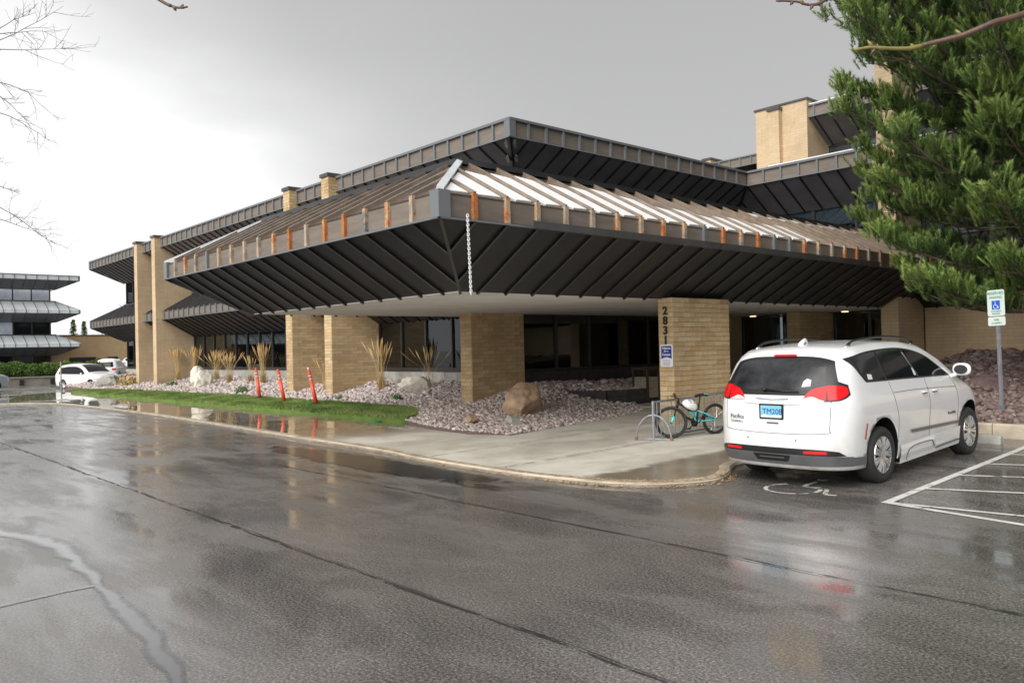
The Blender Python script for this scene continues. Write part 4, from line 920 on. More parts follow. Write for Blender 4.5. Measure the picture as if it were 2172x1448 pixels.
# ------------------------------------------------------------------ bicycle
def bicycle():
    f0 = Vector((-9.62, 12.60)); ang = math.atan2(1.03, .30); r = .305
    th = empty('bicycle', 'turquoise and black mountain bicycle parked against the rack', 'bicycle', (f0.x, f0.y, WZ(f0.x, f0.y)), ang)
    def T(b, nm, m, sm=True): return b.build(nm, m, th, sm, inv=False)
    Lb = 1.05
    def wheel(x, steer, dz=0):
        w = bpy.data.objects.new('wheel', None); link(w, th); w.location = (x, 0, r+dz); w.rotation_euler = (0, 0, steer)
        circ = lambda rr, n=40: [(rr*math.cos(t), 0, rr*math.sin(t)) for t in np.linspace(0, 2*math.pi, n+1)[:-1]]
        b = MB(); b.tube(circ(r-.022), .024, 8, closed=True); b.build('tyre', M['tyre'], w, True, inv=False)
        b = MB(); b.tube(circ(r-.052), .011, 6, closed=True); b.build('rim', M['blackpl'], w, True, inv=False)
        b = MB()
        for i in range(28):
            t = 2*math.pi*i/28; s = .03*(1 if i % 2 else -1); t2 = t+.35*(1 if i % 4 < 2 else -1)
            b.tube([(.02*math.cos(t2), s, .02*math.sin(t2)), ((r-.055)*math.cos(t), 0, (r-.055)*math.sin(t))], .0016, 4, cap=False)
        b.build('spokes', M['alloy'], w, inv=False)
        b = MB(); b.lathe([(0, -.05), (.022, -.05), (.018, 0), (.022, .05), (0, .05)], 12, axis='x'); h = b.build('hub', M['blackpl'], w, True, inv=False); h.rotation_euler = (0, 0, math.pi/2)
    st = R_(-34)
    wheel(0, st); wheel(Lb, 0, .01)
    hx = .20                      # head tube axis
    ht = Vector((.18, 0, .70)); hb = Vector((.13, 0, .56)); bb = Vector((.60, 0, .27)); sc = Vector((.66, 0, .60)); rx = Vector((Lb, 0, r+.01))
    cs, sn = math.cos(st), math.sin(st)
    for s in (-1, 1):
        o_ = Vector((-sn*.055*s, cs*.055*s, 0))
        b = MB(); b.tube([Vector((0, 0, r))+o_, Vector((.06, 0, .42))+o_], .020, 8); T(b, 'fork_leg', M['cyan'])
        b = MB(); b.tube([Vector((.06, 0, .40))+o_, Vector((.12, 0, .56))+o_], .013, 8); T(b, 'fork_stanchion', M['blackpl'])
    b = MB(); b.tube([Vector((.12, -.06, .56)), Vector((.12, .06, .56))], .02, 8); b.tube([(.05, -.05*cs, .43), (.05, .05*cs, .43)], .012, 8); T(b, 'fork_crown', M['cyan'])
    b = MB(); b.tube([hb, ht], .026, 10); T(b, 'head_tube', M['blackpl'])
    b = MB(); b.tube([ht-Vector((0, 0, .03)), (.42, 0, .52), (.62, 0, .50)], .02, 8); b.tube([hb, (.36, 0, .38), bb], .025, 8); b.tube([bb, (.63, 0, .45), sc], .02, 8); T(b, 'front_frame', M['blackpl'])
    b = MB()
    for s in (-1, 1):
        b.tube([(.60, .03*s, .50), (.80, .05*s, .43), rx+Vector((0, .06*s, 0))], .013, 7); b.tube([bb+Vector((.02, .03*s, .02)), rx+Vector((0, .06*s, 0))], .013, 7)
    b.tube([(.60, 0, .50), (.56, 0, .34), (.60, 0, .28)], .018, 8); T(b, 'rear_frame', M['cyan'])
    b = MB(); b.tube([(.44, 0, .50), (.56, 0, .38)], .024, 10); T(b, 'shock', M['cyan'])
    b = MB(); b.tube([sc, (.70, 0, .78)], .014, 8); T(b, 'seat_post', M['blackpl'])
    b = MB(); b.grid(lambda u, v: (.58+.25*u, (v-.5)*(.05+.11*max(0, (u-.35))/.65), .80+.02*math.sin(u*3.1)-.05*(abs(v-.5)*2)**2.2+.015*u), 10, 8); b.grid(lambda u, v: (.58+.25*u, (v-.5)*(.045+.10*max(0, (u-.35))/.65), .775+.01*u), 6, 4); T(b, 'saddle', M['blackpl'])
    b = MB(); b.box(.77, .835, -.06, .06, .808, .822); T(b, 'saddle_trim', M['cyan'], False)
    d = Vector((-sn, cs, 0)); f = Vector((-cs, -sn, 0)); stem = ht+Vector((0, 0, .05))
    b = MB(); b.tube([ht, stem, stem+f*.07+Vector((0, 0, .03))], .017, 8); T(b, 'stem', M['blackpl'])
    hc = stem+f*.07+Vector((0, 0, .03))
    b = MB(); b.tube([hc-d*.29+Vector((0, 0, .05)), hc-d*.16+Vector((0, 0, .045)), hc-d*.06, hc+d*.06, hc+d*.16+Vector((0, 0, .045)), hc+d*.29+Vector((0, 0, .05))], .012, 8); T(b, 'handlebar', M['blackpl'])
    for s in (-1, 1):
        b = MB(); b.tube([hc+d*s*.19+Vector((0, 0, .05)), hc+d*s*.30+Vector((0, 0, .05))], .018, 8); T(b, 'grip', M['blackpl'])
        b = MB(); b.tube([hc+d*s*.17+Vector((0, 0, .045)), hc+d*s*.18+f*.05+Vector((0, 0, .02)), hc+d*s*.26+f*.07+Vector((0, 0, .01))], .006, 6); T(b, 'brake_lever', M['blackpl'])
    b = MB(); b.tube([hc+Vector((0, .02, 0)), hc+f*.12+Vector((0, .05, .03)), hb+f*.05, (.05, .05, .42)], .004, 5); b.tube([hc, (.22, -.04, .72), (.3, -.03, .6), (.5, -.02, .45)], .004, 5); T(b, 'cable', M['blackpl'])
    b = MB(); b.lathe([(.02, -.004), (.085, -.004), (.09, 0), (.085, .004), (.02, .004)], 28, axis='x', c=(0, 0, 0)); o = T(b, 'chainring', M['blackpl']); o.location = (.60, .06, .27); o.rotation_euler = (0, 0, math.pi/2)
    for s, a in ((1, -2.3), (-1, .85)):
        e = Vector((.60+.165*math.cos(a), .08*s, .27+.165*math.sin(a))); b = MB(); b.tube([(.60, .07*s, .27), e], .011, 6); T(b, 'crank', M['blackpl'])
        b = MB(); b.box(e.x-.045, e.x+.045, e.y, e.y+.085*s, e.z-.01, e.z+.01); T(b, 'pedal', M['blackpl'], False)
    b = MB(); b.tube([(.60, .06, .36), (Lb, .06, r+.055)], .004, 4); b.tube([(.60, .06, .185), (Lb-.02, .06, r-.13), (Lb+.02, .06, r-.05)], .004, 4); T(b, 'chain', M['blackpl'])
    b = MB(); b.tube([(Lb, .06, r), (Lb-.01, .06, r-.09), (Lb-.05, .06, r-.14)], .012, 6); T(b, 'derailleur', M['blackpl'])
    # helmet hanging from the bar
    hp = Vector(th.matrix_basis@(Vector((.33, -.15, .62))))
    hl = empty('bicycle_helmet', 'white cycling helmet hanging from the handlebar of the bicycle', 'helmet', hp, ang)
    b = MB(); nu, nv = 20, 10
    def shell(u, v):
        t = 2*math.pi*u; p = v*math.pi; k = 1+.05*math.sin(5*t)*math.sin(p)
        return (.165*math.sin(p)*math.cos(t)*k, .125*math.sin(p)*math.sin(t)*k, .125*math.cos(p)*(1 if p < math.pi/2 else .55))
    b.grid(shell, nu, nv*2); o = b.build('shell', M['purewhite'], hl, True, inv=False); o.rotation_euler = (.5, .3, 0)
    b = MB()
    for i in range(5):
        yv = (-.07+.035*i); q = lambda s: (.155*s*math.sqrt(max(.05, 1-(yv/.13)**2)), yv, .125*math.sqrt(max(.02, 1-s*s*(1-(yv/.13)**2)-(yv/.13)**2))+.002)
        for s0, s1 in ((-.75, -.3), (-.1, .3), (.45, .8)): b.tube([q(s0), q((s0+s1)/2), q(s1)], [.003, .009, .003], 5)
    o = b.build('vent', M['blackpl'], hl, inv=False); o.rotation_euler = (.5, .3, 0)
    b = MB(); b.tube([(.02, .09, -.02), (0, .06, -.12), (-.02, -.05, -.10), (-.02, -.09, -.02)], .005, 5); b.build('strap', M['blackpl'], hl, inv=False)
bicycle()

# ------------------------------------------------------------------ parking sign, wheel stop
sp = empty('parking_sign', 'reserved parking sign on a galvanised post behind the wheel stop', 'sign', (-5.42, 17.35, .4))
lean = -.026
b = MB(); b.box(-.028, .028, -.022, .022, -.3, 2.35); o = b.build('post', M['steel'], sp, inv=False)
b = MB(); b.box(-.036, .036, -.03, .03, -.1, .22); b.build('post_socket', M['steel'], sp, inv=False)
vd = Vector((math.sin(R_(22)), -math.cos(R_(22)), 0))
sp.rotation_euler = (.0, R_(-1.2), R_(-20))
pb = MB(); pb.plate([(x, -.032, z) for x, z in rrect(0, 2.17, .36, .50, .035)], (0, -1, 0), .004); pn = pb.build('sign_panel', M['signwhite'], sp, inv=False)
pb = MB(); pb.plate([(x, -.032, z) for x, z in rrect(0, 1.82, .36, .17, .03)], (0, -1, 0), .004); pn2 = pb.build('lower_sign_panel', M['signwhite'], sp, inv=False)
pb = MB(); pb.plate([(x, -.0355, z) for x, z in rrect(0, 2.13, .17, .17, .01)], (0, -1, 0), .002); pb.build('symbol_field', M['signblue'], sp, inv=False)
def ltext(tx, size, m, z, x=0, parent=sp, y=-.037, bold=False):
    me = text_mesh(tx, size, m, .0008, bold); o = bpy.data.objects.new('lettering', me); link(o, parent); o.location = (x, y, z); o.rotation_euler = (math.pi/2, 0, 0); return o
ltext('RESERVED', .075, M['signgreen'], 2.355); ltext('PARKING', .062, M['signgreen'], 2.275); ltext('STATE PERMIT', .035, M['signgreen'], 2.01); ltext('REQUIRED', .035, M['signgreen'], 1.965)
ltext('VAN', .055, M['signgreen'], 1.845); ltext('ACCESSIBLE', .04, M['signgreen'], 1.785)
b = MB(); w3 = [(.042*math.cos(t)-.005, -.038, 2.10+.042*math.sin(t)) for t in np.linspace(R_(100), R_(380), 16)]; b.tube(w3, .005, 5)
b.tube([(-.012, -.038, 2.185), (-.008, -.038, 2.125), (.03, -.038, 2.12), (.05, -.038, 2.075), (.062, -.038, 2.08)], .006, 5); b.lathe([(0, 0), (.012, 0), (.012, .004), (0, .004)], 10, c=(-.014, -.04, 2.198)); b.build('wheelchair_symbol', M['purewhite'], sp, inv=False)
ws = MB(); prof = [(-.10, 0), (.10, 0), (.075, .12), (.05, .145), (-.05, .145), (-.075, .12)]
for i, x in enumerate((-6.55, -4.78)):
    pass
x0, x1, yy, z0 = -6.55, -4.78, 15.25, G(-5, 15.25)
vs = [(x0, yy+a, z0+c) for a, c in prof]+[(x1-.03, yy+a, z0+c) for a, c in prof]+[(x1, yy+a*.75, z0+c*.85) for a, c in prof]
ws.add(vs, [tuple(range(6))]+[(i, (i+1) % 6, (i+1) % 6+6, i+6) for i in range(6)]+[(i+6, (i+1) % 6+6, (i+1) % 6+12, i+12) for i in range(6)]+[tuple(reversed(range(12, 18)))])
tag(ws.build('wheel_stop', M['concrete']), 'grey concrete wheel stop in front of the white minivan', 'wheel stop')

# ------------------------------------------------------------------ orange markers
def marker(label, x, y, lean_, tip=False, base=True):
    th = empty('delineator_post', label, 'marker post', (x, y, bz(x, y)+.04), group='leaning orange markers on the lawn')
    dx, dy = lean_; ax = Vector((dx, dy, 1)).normalized(); L = 1.12; x_ = ax.cross(Vector((0, 1, 0))).normalized(); y_ = ax.cross(x_)
    def ring(z0, z1, r0_, r1_, nm, m):
        b = MB(); b.tube([ax*z0, ax*z1], [r0_, r1_], 14); b.build(nm, m, th, True, inv=False)
    ring(.03, L*.68, .062, .058, 'tube', M['orange']); ring(L*.68, L*.74, .06, .06, 'reflective_band', M['reflect']); ring(L*.74, L*.79, .057, .057, 'tube', M['orange'])
    ring(L*.79, L*.85, .059, .059, 'reflective_band', M['reflect']); ring(L*.85, L*.93, .056, .052, 'tube', M['orange']); ring(L*.93, L, .046, .035, 'tip', M['orange'])
    if tip: ring(L, L+.07, .03, .03, 'end_cap', M['purewhite'])
    if base: b = MB(); b.lathe([(0, 0), (.21, 0), (.21, .025), (.16, .05), (.08, .06), (0, .06)], 20); b.build('rubber_base', M['blackpl'], th, True, inv=False)
marker('leftmost leaning orange marker post on the lawn, before the ribbon windows', -28.0, 12.72, (-.13, -.06))
marker('middle leaning orange marker post, in front of the left near brick fin', -25.6, 12.5, (-.22, -.10), base=False)
marker('right orange marker post with a white tip, before the second near brick fin', -23.3, 12.45, (-.24, -.10), tip=True)
b = MB(); b.lathe([(0, 0), (.16, 0), (.15, .02), (0, .025)], 16, c=(-18.1, 11.35, WZ(-18, 11.3)+.005)); tag(b.build('valve_lid', M['green']), 'small green valve lid at the edge of the lawn end', 'valve lid')

# ------------------------------------------------------------------ minivan and cars
def tab(pts, s=.0):
    xs = np.array([p[0] for p in pts], float); ys = np.array([p[1] for p in pts], float)
    X = np.linspace(xs[0], xs[-1], 241); Y = np.interp(X, xs, ys)
    k = 9; Yp = np.pad(Y, k, mode='reflect', reflect_type='odd')
    for _ in range(2): Yp = np.convolve(Yp, np.ones(k)/k, 'same')
    Y = Yp[k:-k]
    return lambda v: float(np.interp(v, X, Y))
class Car:
    def __init__(s, hw, zb, ztop, yr, yf, belt, tum, rn=.075, fn=.17, n=4.2, m=2.5, crown=.05):
        s.hw, s.zb, s.zt, s.yr, s.yf, s.belt, s.tum, s.rn, s.fn, s.n, s.m, s.crown = hw, zb, tab(ztop), tab(yr), tab(yf), belt, tum, rn, fn, n, m, crown
    def W(s, y, z):
        w = s.hw*(1-.05*max(0, (y-3.6)/1.6)**2)*(1-.035*max(0, (.75-z)/.5)**2)
        if z > s.belt: w -= s.tum*(z-s.belt)
        w += .018*math.exp(-((z-.92)/.16)**2)
        zt = s.zt(y); e = (z-(zt-.13))/.13
        if e > 0: w *= 1-.10*e**2.4
        return w
    def a(s, b):
        if b < s.rn: return max(0, 1-(1-max(b, 0)/s.rn)**s.n)**(1/s.n)
        if b > 1-s.fn: return max(0, 1-((b-1+s.fn)/s.fn)**s.m)**(1/s.m)
        return 1
    def sx(s, y, z):
        z = min(z, s.zt(y)); b = (y-s.yr(z))/(s.yf(z)-s.yr(z)); return s.a(b)*s.W(y, z)
    def ry(s, x, z):
        y = s.yr(z)+.1
        for _ in range(6):
            q = min(1, abs(x)/s.W(y, z)); b = s.rn*(1-(1-q**s.n)**(1/s.n)); y = s.yr(z)+b*(s.yf(z)-s.yr(z))
        return y
    def body(s, name, m, th, arches=(), nb=26, nc=22, nl=12):
        B = []
        for i in range(nb+1):
            t = math.pi/2*i/nb; B.append(s.rn*(1-max(0, math.cos(t))**(2/s.n)))
        B += list(np.linspace(s.rn, 1-s.fn, 46)[1:-1])
        for i in range(nb+1):
            t = math.pi/2*i/nb; B.append(1-s.fn+s.fn*max(0, math.sin(t))**(2/s.m))
        b = MB(); rows = []
        for bb in B:
            ring = []
            def P(side, c, lat=1.):
                y = s.yr(.8)+bb*(s.yf(.8)-s.yr(.8)); z = .8
                for _ in range(7):
                    z = s.zb+c*(s.zt(y)-s.zb); y = s.yr(z)+bb*(s.yf(z)-s.yr(z))
                return y, z
            for c in np.linspace(0, 1, nc+1): y, z = P(1, c); ring.append((s.a(bb)*s.W(y, z), y, z))
            y, z = P(1, 1); w = s.a(bb)*s.W(y, z)
            for i in range(1, nl): k = 1-2*i/nl; ring.append((w*k, y, z+s.crown*(1-abs(k)**2.2)*min(1, w/.3)))
            for c in np.linspace(1, 0, nc+1): y, z = P(1, c); ring.append((-s.a(bb)*s.W(y, z), y, z))
            rows.append(ring)
        nr = len(rows[0]); vs = [p for r in rows for p in r]
        fs = [(i*nr+j, i*nr+j+1, (i+1)*nr+j+1, (i+1)*nr+j) for i in range(len(rows)-1) for j in range(nr-1)]
        fs += [(i*nr+nr-1, i*nr, (i+1)*nr, (i+1)*nr+nr-1) for i in range(len(rows)-1)]
        b.add(vs, fs); o = b.build(name, m, th, True, inv=False)
        bm = bmesh.new(); bm.from_mesh(o.data); bmesh.ops.remove_doubles(bm, verts=bm.verts, dist=.0008); bmesh.ops.recalc_face_normals(bm, faces=bm.faces)
        for f in bm.faces: f.smooth = True
        bm.to_mesh(o.data); bm.free()
        if arches:
            cu = MB()
            for (ya, za, ra) in arches:
                for sg_ in (-1, 1):
                    prof = [(0, .45*sg_), (ra, .45*sg_), (ra, 1.3*sg_), (0, 1.3*sg_)]
                    if sg_ < 0: prof.reverse()
                    cu.lathe([(r_, z_) for r_, z_ in prof], 48, axis='x', c=(0, ya, za))
            co = cu.build('cutter', m, th, inv=False)
            bm = bmesh.new(); bm.from_mesh(co.data); bmesh.ops.remove_doubles(bm, verts=bm.verts, dist=.0008); bmesh.ops.recalc_face_normals(bm, faces=bm.faces); bm.to_mesh(co.data); bm.free()
            md = o.modifiers.new('b', 'BOOLEAN'); md.operation = 'DIFFERENCE'; md.object = co; md.solver = 'EXACT'
            dg = bpy.context.evaluated_depsgraph_get(); dg.update(); me = bpy.data.meshes.new_from_object(o.evaluated_get(dg)); o.modifiers.clear(); o.data = me
            bpy.data.objects.remove(co)
            me.materials.clear(); me.materials.append(m); me.materials.append(M['blackpl'])
            for p in me.polygons:
                c = p.center; d = min(math.hypot(c.y-ya, c.z-za)-ra for ya, za, ra in arches)
                inn = any(abs(math.hypot(c.y-ya, c.z-za)-ra) < .02 and abs(c.x) > .4 and abs(p.normal.x) < .5 for ya, za, ra in arches) or (d < -.01 and abs(c.x) < .6 and abs(p.normal.x) > .9)
                p.material_index = 1 if inn else 0; p.use_smooth = not inn
                if c.z < s.zb+.01: p.material_index = 1
        return o
    def side(s, y0, y1, lo, hi, sg_=1, off=.004, nu=24, nv=8):
        """patch between two curves lo(u), hi(u) returning (y,z)"""
        b = MB()
        def fn(u, v):
            p, q = lo(u), hi(u); y = p[0]+(q[0]-p[0])*v; z = p[1]+(q[1]-p[1])*v; return (sg_*(s.sx(y, z)+off), y, z)
        b.grid(fn, nu, nv)
        if sg_ > 0: b.f = [tuple(reversed(f)) if False else f for f in b.f]
        return b
    def rear(s, lo, hi, off=.004, nu=24, nv=8):
        b = MB()
        def fn(u, v):
            p, q = lo(u), hi(u); x = p[0]+(q[0]-p[0])*v; z = p[1]+(q[1]-p[1])*v; return (x, s.ry(x, z)-off, z)
        b.grid(fn, nu, nv); return b
def crv(pts):
    P = smooth_path([tuple(p) for p in pts], 8)
    def f(u):
        t = u*(len(P)-1); i = min(int(t), len(P)-2); k = t-i; return (P[i][0]+(P[i+1][0]-P[i][0])*k, P[i][1]+(P[i+1][1]-P[i][1])*k)
    return f
def lin(pts):
    def f(u):
        t = u*(len(pts)-1); i = min(int(t), len(pts)-2); k = t-i; return (pts[i][0]+(pts[i+1][0]-pts[i][0])*k, pts[i][1]+(pts[i+1][1]-pts[i][1])*k)
    return f
def car_wheel(th, x, y, z, r, wd, side, spokes=9, detail=True, steer=0):
    w = bpy.data.objects.new('wheel', None); link(w, th); w.location = (x, y, z); w.rotation_euler = (0, 0, steer)
    s = side; b = MB(); b.lathe([(r*.66, wd*.42*s), (r*.80, wd*.52*s), (r*.93, wd*.5*s), (r, wd*.36*s), (r, -wd*.36*s), (r*.93, -wd*.5*s), (r*.66, -wd*.45*s)], 44, axis='x'); b.build('tyre', M['tyre'], w, True, inv=False)
    b = MB(); b.lathe([(r*.67, wd*.45*s), (r*.645, wd*.46*s), (r*.62, wd*.40*s), (r*.60, -wd*.2*s), (r*.1, -wd*.2*s), (0, -wd*.2*s)], 40, axis='x'); b.build('rim', M['cladding'] if detail else M['alloy'], w, True, inv=False)
    b = MB()
    for i in range(spokes):
        for d2 in (-.13, .13) if detail else (0,):
            t = 2*math.pi*i/spokes+d2*.55; t2 = 2*math.pi*i/spokes+d2*1.0
            a = Vector((wd*.36*s, r*.10*math.cos(t), r*.10*math.sin(t))); c = Vector((wd*.43*s, r*.64*math.cos(t2), r*.64*math.sin(t2))); m_ = a.lerp(c, .5)+Vector((.012*s, 0, 0))
            d = (c-a).normalized(); pr_ = d.cross(Vector((1, 0, 0))).normalized()
            ww = [.026, .022, .034]
            vs = []
            for p, w_ in zip((a, m_, c), ww):
                vs += [p-pr_*w_, p-pr_*w_*.5+Vector((.012*s, 0, 0)), p+pr_*w_*.5+Vector((.012*s, 0, 0)), p+pr_*w_, p-Vector((.03*s, 0, 0))]
            b.add(vs, [(k*5+j, k*5+(j+1) % 5, (k+1)*5+(j+1) % 5, (k+1)*5+j) for k in range(2) for j in range(5)])
    b.lathe([(r*.67, wd*.43*s), (r*.655, wd*.475*s), (r*.625, wd*.44*s)], 40, axis='x'); b.lathe([(r*.17, wd*.30*s), (r*.15, wd*.42*s), (0, wd*.43*s)], 20, axis='x')
    b.build('rim_spokes', M['alloy'], w, False, inv=False)
    return w

def minivan():
    th = empty('minivan', 'white minivan with lowered side skirts parked in the accessible bay', 'minivan', (-5.78, 9.70, 0.0))
    th.rotation_euler = (R_(1.1), 0, 0); th.location.z = G(-5.87, 9.72)+.005
    c = Car(.985, .25, [(0, 1.63), (.35, 1.70), (.6, 1.765), (1.0, 1.805), (1.6, 1.83), (2.3, 1.82), (2.9, 1.745), (3.4, 1.55), (3.95, 1.24), (4.3, 1.15), (4.8, 1.03), (5.2, .82)],
            [(.2, .10), (.45, .0), (.62, .0), (.9, .035), (1.1, .06), (1.3, .12), (1.45, .20), (1.6, .30), (1.72, .42), (1.85, .6)],
            [(.2, 5.0), (.5, 5.14), (.8, 5.12), (1.0, 4.95), (1.2, 4.6), (1.5, 4.2), (1.8, 3.9)], 1.10, .24, rn=.125, n=2.9)
    body = c.body('body', M['vanwhite'], th, arches=((1.12, .38, .475), (4.2, .38, .475)))
    B = lambda b, nm, m, sm=True, **k: b.build(nm, m, th, sm, inv=False, **k)
    for sg_ in (-1, 1):
        top = crv([(.52, 1.66), (.85, 1.715), (1.3, 1.745), (1.95, 1.75), (2.45, 1.695), (2.85, 1.595), (3.2, 1.44), (3.52, 1.285)])
        bot = lin([(.52, 1.63), (.66, 1.46), (.80, 1.335), (1.3, 1.325), (1.9, 1.315), (2.5, 1.30), (3.0, 1.29), (3.52, 1.275)])
        o = B(c.side(0, 0, bot, top, sg_, .004, 60, 8), 'window_surround', M['blackpl'])
        tf, bf = top, bot
        def cut(f, a0, a1): return lambda u: f(a0+(a1-a0)*u)
        def atY(f, y):
            lo_, hi_ = 0., 1.
            for _ in range(30):
                m_ = (lo_+hi_)/2
                if f(m_)[0] < y: lo_ = m_
                else: hi_ = m_
            return lo_
        for (yt0, yb0, yt1, yb1, nm) in ((.60, .72, 1.22, 1.36, 'quarter_window'), (1.28, 1.42, 2.03, 2.36, 'sliding_door_window'), (2.10, 2.44, 3.38, 3.42, 'front_door_window')):
            ta, tb, ba, bb_ = atY(tf, yt0), atY(tf, yt1), atY(bf, yb0), atY(bf, yb1)
            lo_c = lambda u, ba=ba, bb_=bb_: (bf(ba+(bb_-ba)*u)[0], bf(ba+(bb_-ba)*u)[1]+.022); hi_c = lambda u, ta=ta, tb=tb: (tf(ta+(tb-ta)*u)[0], tf(ta+(tb-ta)*u)[1]-.022)
            B(c.side(0, 0, lo_c, hi_c, sg_, .008, 24, 8), nm, M['carglass'])
        for ys, ye, tlt in ((2.07, 2.40, 0),):
            b = MB(); b.tube([(sg_*(c.sx(ys, 1.68)+.010), ys, 1.68), (sg_*(c.sx((ys+ye)/2, 1.5)+.010), (ys+ye)/2, 1.5), (sg_*(c.sx(ye, 1.33)+.010), ye, 1.33)], .009, 6); B(b, 'pillar_trim', M['ribgrey'])
        # moulding, door seams, handles
        mo = lambda z: (lambda u: (1.98+1.72*u, z(u)))
        B(c.side(0, 0, lambda u: (1.98+1.72*u, .565-.03*u), lambda u: (1.98+1.72*u, .61-.03*u), sg_, .016, 30, 3), 'door_moulding', M['cladding'])
        for pts in ([(1.58, .45), (1.60, .75), (1.52, 1.0), (1.44, 1.31)], [(2.62, .44), (2.64, .9), (2.60, 1.29)], [(3.66, .5), (3.70, .8), (3.64, 1.1), (3.5, 1.27)], [(1.50, 1.155), (2.2, 1.15), (3.2, 1.12), (3.62, 1.10)]):
            P = smooth_path(pts, 6); b = MB(); b.tube([(sg_*(c.sx(y, z)+.0005), y, z) for y, z in P], .0042, 4, cap=False); B(b, 'door_seam', M['cladding'])
        for yh in (2.47, 2.83):
            b = MB(); b.tube([(sg_*(c.sx(yh, 1.1)+.012+.022*math.sin(math.pi*i/6)), yh-.09+.18*i/6, 1.10) for i in range(7)], .014, 8); B(b, 'door_handle', M['vanwhite'])
            b = MB(); b.tube([(sg_*(c.sx(yh, 1.085)+.003), yh-.07+.14*i/6, 1.082) for i in range(7)], .014, 6); B(b, 'handle_recess', M['cladding'])
        # lowered skirt
        sk = MB(); 
        def skf(u, v):
            y = 1.62+2.13*u; z = .175+.045*u+(.27)*v; x = c.sx(y, .5)+.022-.03*(1-v)+(.012 if .25 < v < .8 and u < .55 else 0); return (sg_*x, y, z)
        sk.grid(skf, 40, 8); sk.grid(lambda u, v: (sg_*(c.sx(1.62+2.13*u, .5)-.008-.4*v), 1.62+2.13*u, .175+.045*u), 20, 2); B(sk, 'side_skirt', M['white'])
        b = MB(); b.tube([(sg_*(c.sx(y, .5)+.030), y, z) for y, z in smooth_path([(1.75, .22), (1.85, .33), (2.05, .385), (2.6, .395), (2.68, .36), (2.72, .30)], 5)], .007, 5); b.tube([(sg_*(c.sx(y, .5)+.020), y, .27+.03*(y-2.8)) for y in np.linspace(2.8, 3.7, 8)], .012, 5); B(b, 'skirt_recess', M['cladding'])
        # mirror
        mb = MB(); 
        def mir(u, v):
            t = 2*math.pi*u; p = math.pi*v; xx = .13*math.copysign(abs(math.sin(p)*math.cos(t))**.7, math.cos(t)); z_ = .095*math.copysign(abs(math.sin(p)*math.sin(t))**.8, math.sin(t)); return (sg_*(1.09+xx), 3.62-.10*math.cos(p)*(.35 if math.cos(p) < 0 else 1)*-1, 1.36+z_)
        mb.grid(mir, 24, 12); B(mb, 'mirror', M['vanwhite'])
        b = MB(); b.tube([(sg_*.93, 3.60, 1.25), (sg_*1.02, 3.62, 1.29)], [.035, .03], 8); B(b, 'mirror_stalk', M['vanwhite'])
        b = MB(); b.plate([(sg_*1.09+.095*math.cos(t), 3.575, 1.36+.07*math.sin(t)) for t in np.linspace(0, 2*math.pi, 20)[:-1]], (0, -1, 0), .012); B(b, 'mirror_glass', M['hatchglass'], False)
        # roof rail
        rl = [(.85, 1.80), (.95, 1.84), (1.15, 1.87), (1.9, 1.895), (2.6, 1.86), (2.75, 1.82), (2.82, 1.77)]; P = smooth_path(rl, 5)
        b = MB(); b.tube([(sg_*(.66), y, z+.015) for y, z in P], .016, 8); B(b, 'roof_rail', M['blackpl'] if sg_ > 0 else M['blackpl'])
        for e_ in (P[0], P[-1]): b = MB(); b.tube([(sg_*.66, e_[0]-.05, e_[1]-.02), (sg_*.66, e_[0]+.07, e_[1]+.035)], .021, 8); B(b, 'rail_end', M['chrome'])
        # rear lamps
        lo_ = crv([(sg_*.42, 1.155), (sg_*.56, 1.15), (sg_*.70, 1.145)]); hi_ = crv([(sg_*.43, 1.17), (sg_*.52, 1.275), (sg_*.70, 1.325)])
        B(c.rear(lo_, hi_, .012, 16, 8), 'tail_lamp', M['redlens'])
        B(c.rear(crv([(sg_*.40, 1.14), (sg_*.56, 1.13), (sg_*.70, 1.13)]), crv([(sg_*.415, 1.155), (sg_*.53, 1.19), (sg_*.62, 1.16)]), .015, 16, 4), 'reversing_lamp', M['clearlens'])
        # the outer half of the lamp wraps the corner
        def wrapf(u, v, z0=1.145, z1=1.33, o=.012, t0=.70, y1=1.16):
            z = z0+(z1-z0)*v+.085*u**3*(1-v)-.03*u**3*v; L = c.yf(z)-c.yr(z); z_ = z
            tt = t0+(y1-t0)*u*(1-.06*v*u); bb = c.rn*(1-max(0, math.cos(tt))**(2/c.n)); a_ = math.sin(tt)**(2/c.n)
            y = c.yr(z)+bb*L; x = a_*c.W(y, z); n_ = Vector((a_**(c.n-1), -(max(0, 1-a_**c.n))**.7, 0)).normalized()
            return (sg_*(x+n_.x*o), y+n_.y*o, z_)
        b = MB(); b.grid(lambda u, v: wrapf(u, v), 26, 8); B(b, 'tail_lamp', M['redlens'])
        b = MB(); b.grid(lambda u, v: wrapf(u, v, 1.125, 1.36+.10*(1-u)**2, .006, .62, 1.21), 30, 12); B(b, 'lamp_surround', M['blackpl'])
        B(c.side(0, 0, lambda u: (.585+.03*u, .62), lambda u: (.63+.03*u, .82), sg_, .007, 3, 6), 'side_reflector', M['redlens'])
        # bumper corner reflectors
        B(c.rear(lambda u: (sg_*(.45+.27*u), .465), lambda u: (sg_*(.45+.27*u), .50), .018, 8, 2), 'bumper_reflector', M['redlens'])
    # hatch glass: dark surround then glass
    B(c.rear(lambda u: (-.86+1.72*u, 1.20), lambda u: (-.70+1.40*u, 1.70-.07*(2*u-1)**4), .005, 40, 12), 'hatch_surround', M['blackpl'])
    B(c.rear(lambda u: (-.70+1.40*u, 1.27), lambda u: (-.62+1.24*u, 1.665-.06*(2*u-1)**4), .010, 36, 12), 'hatch_window', M['hatchglass'])
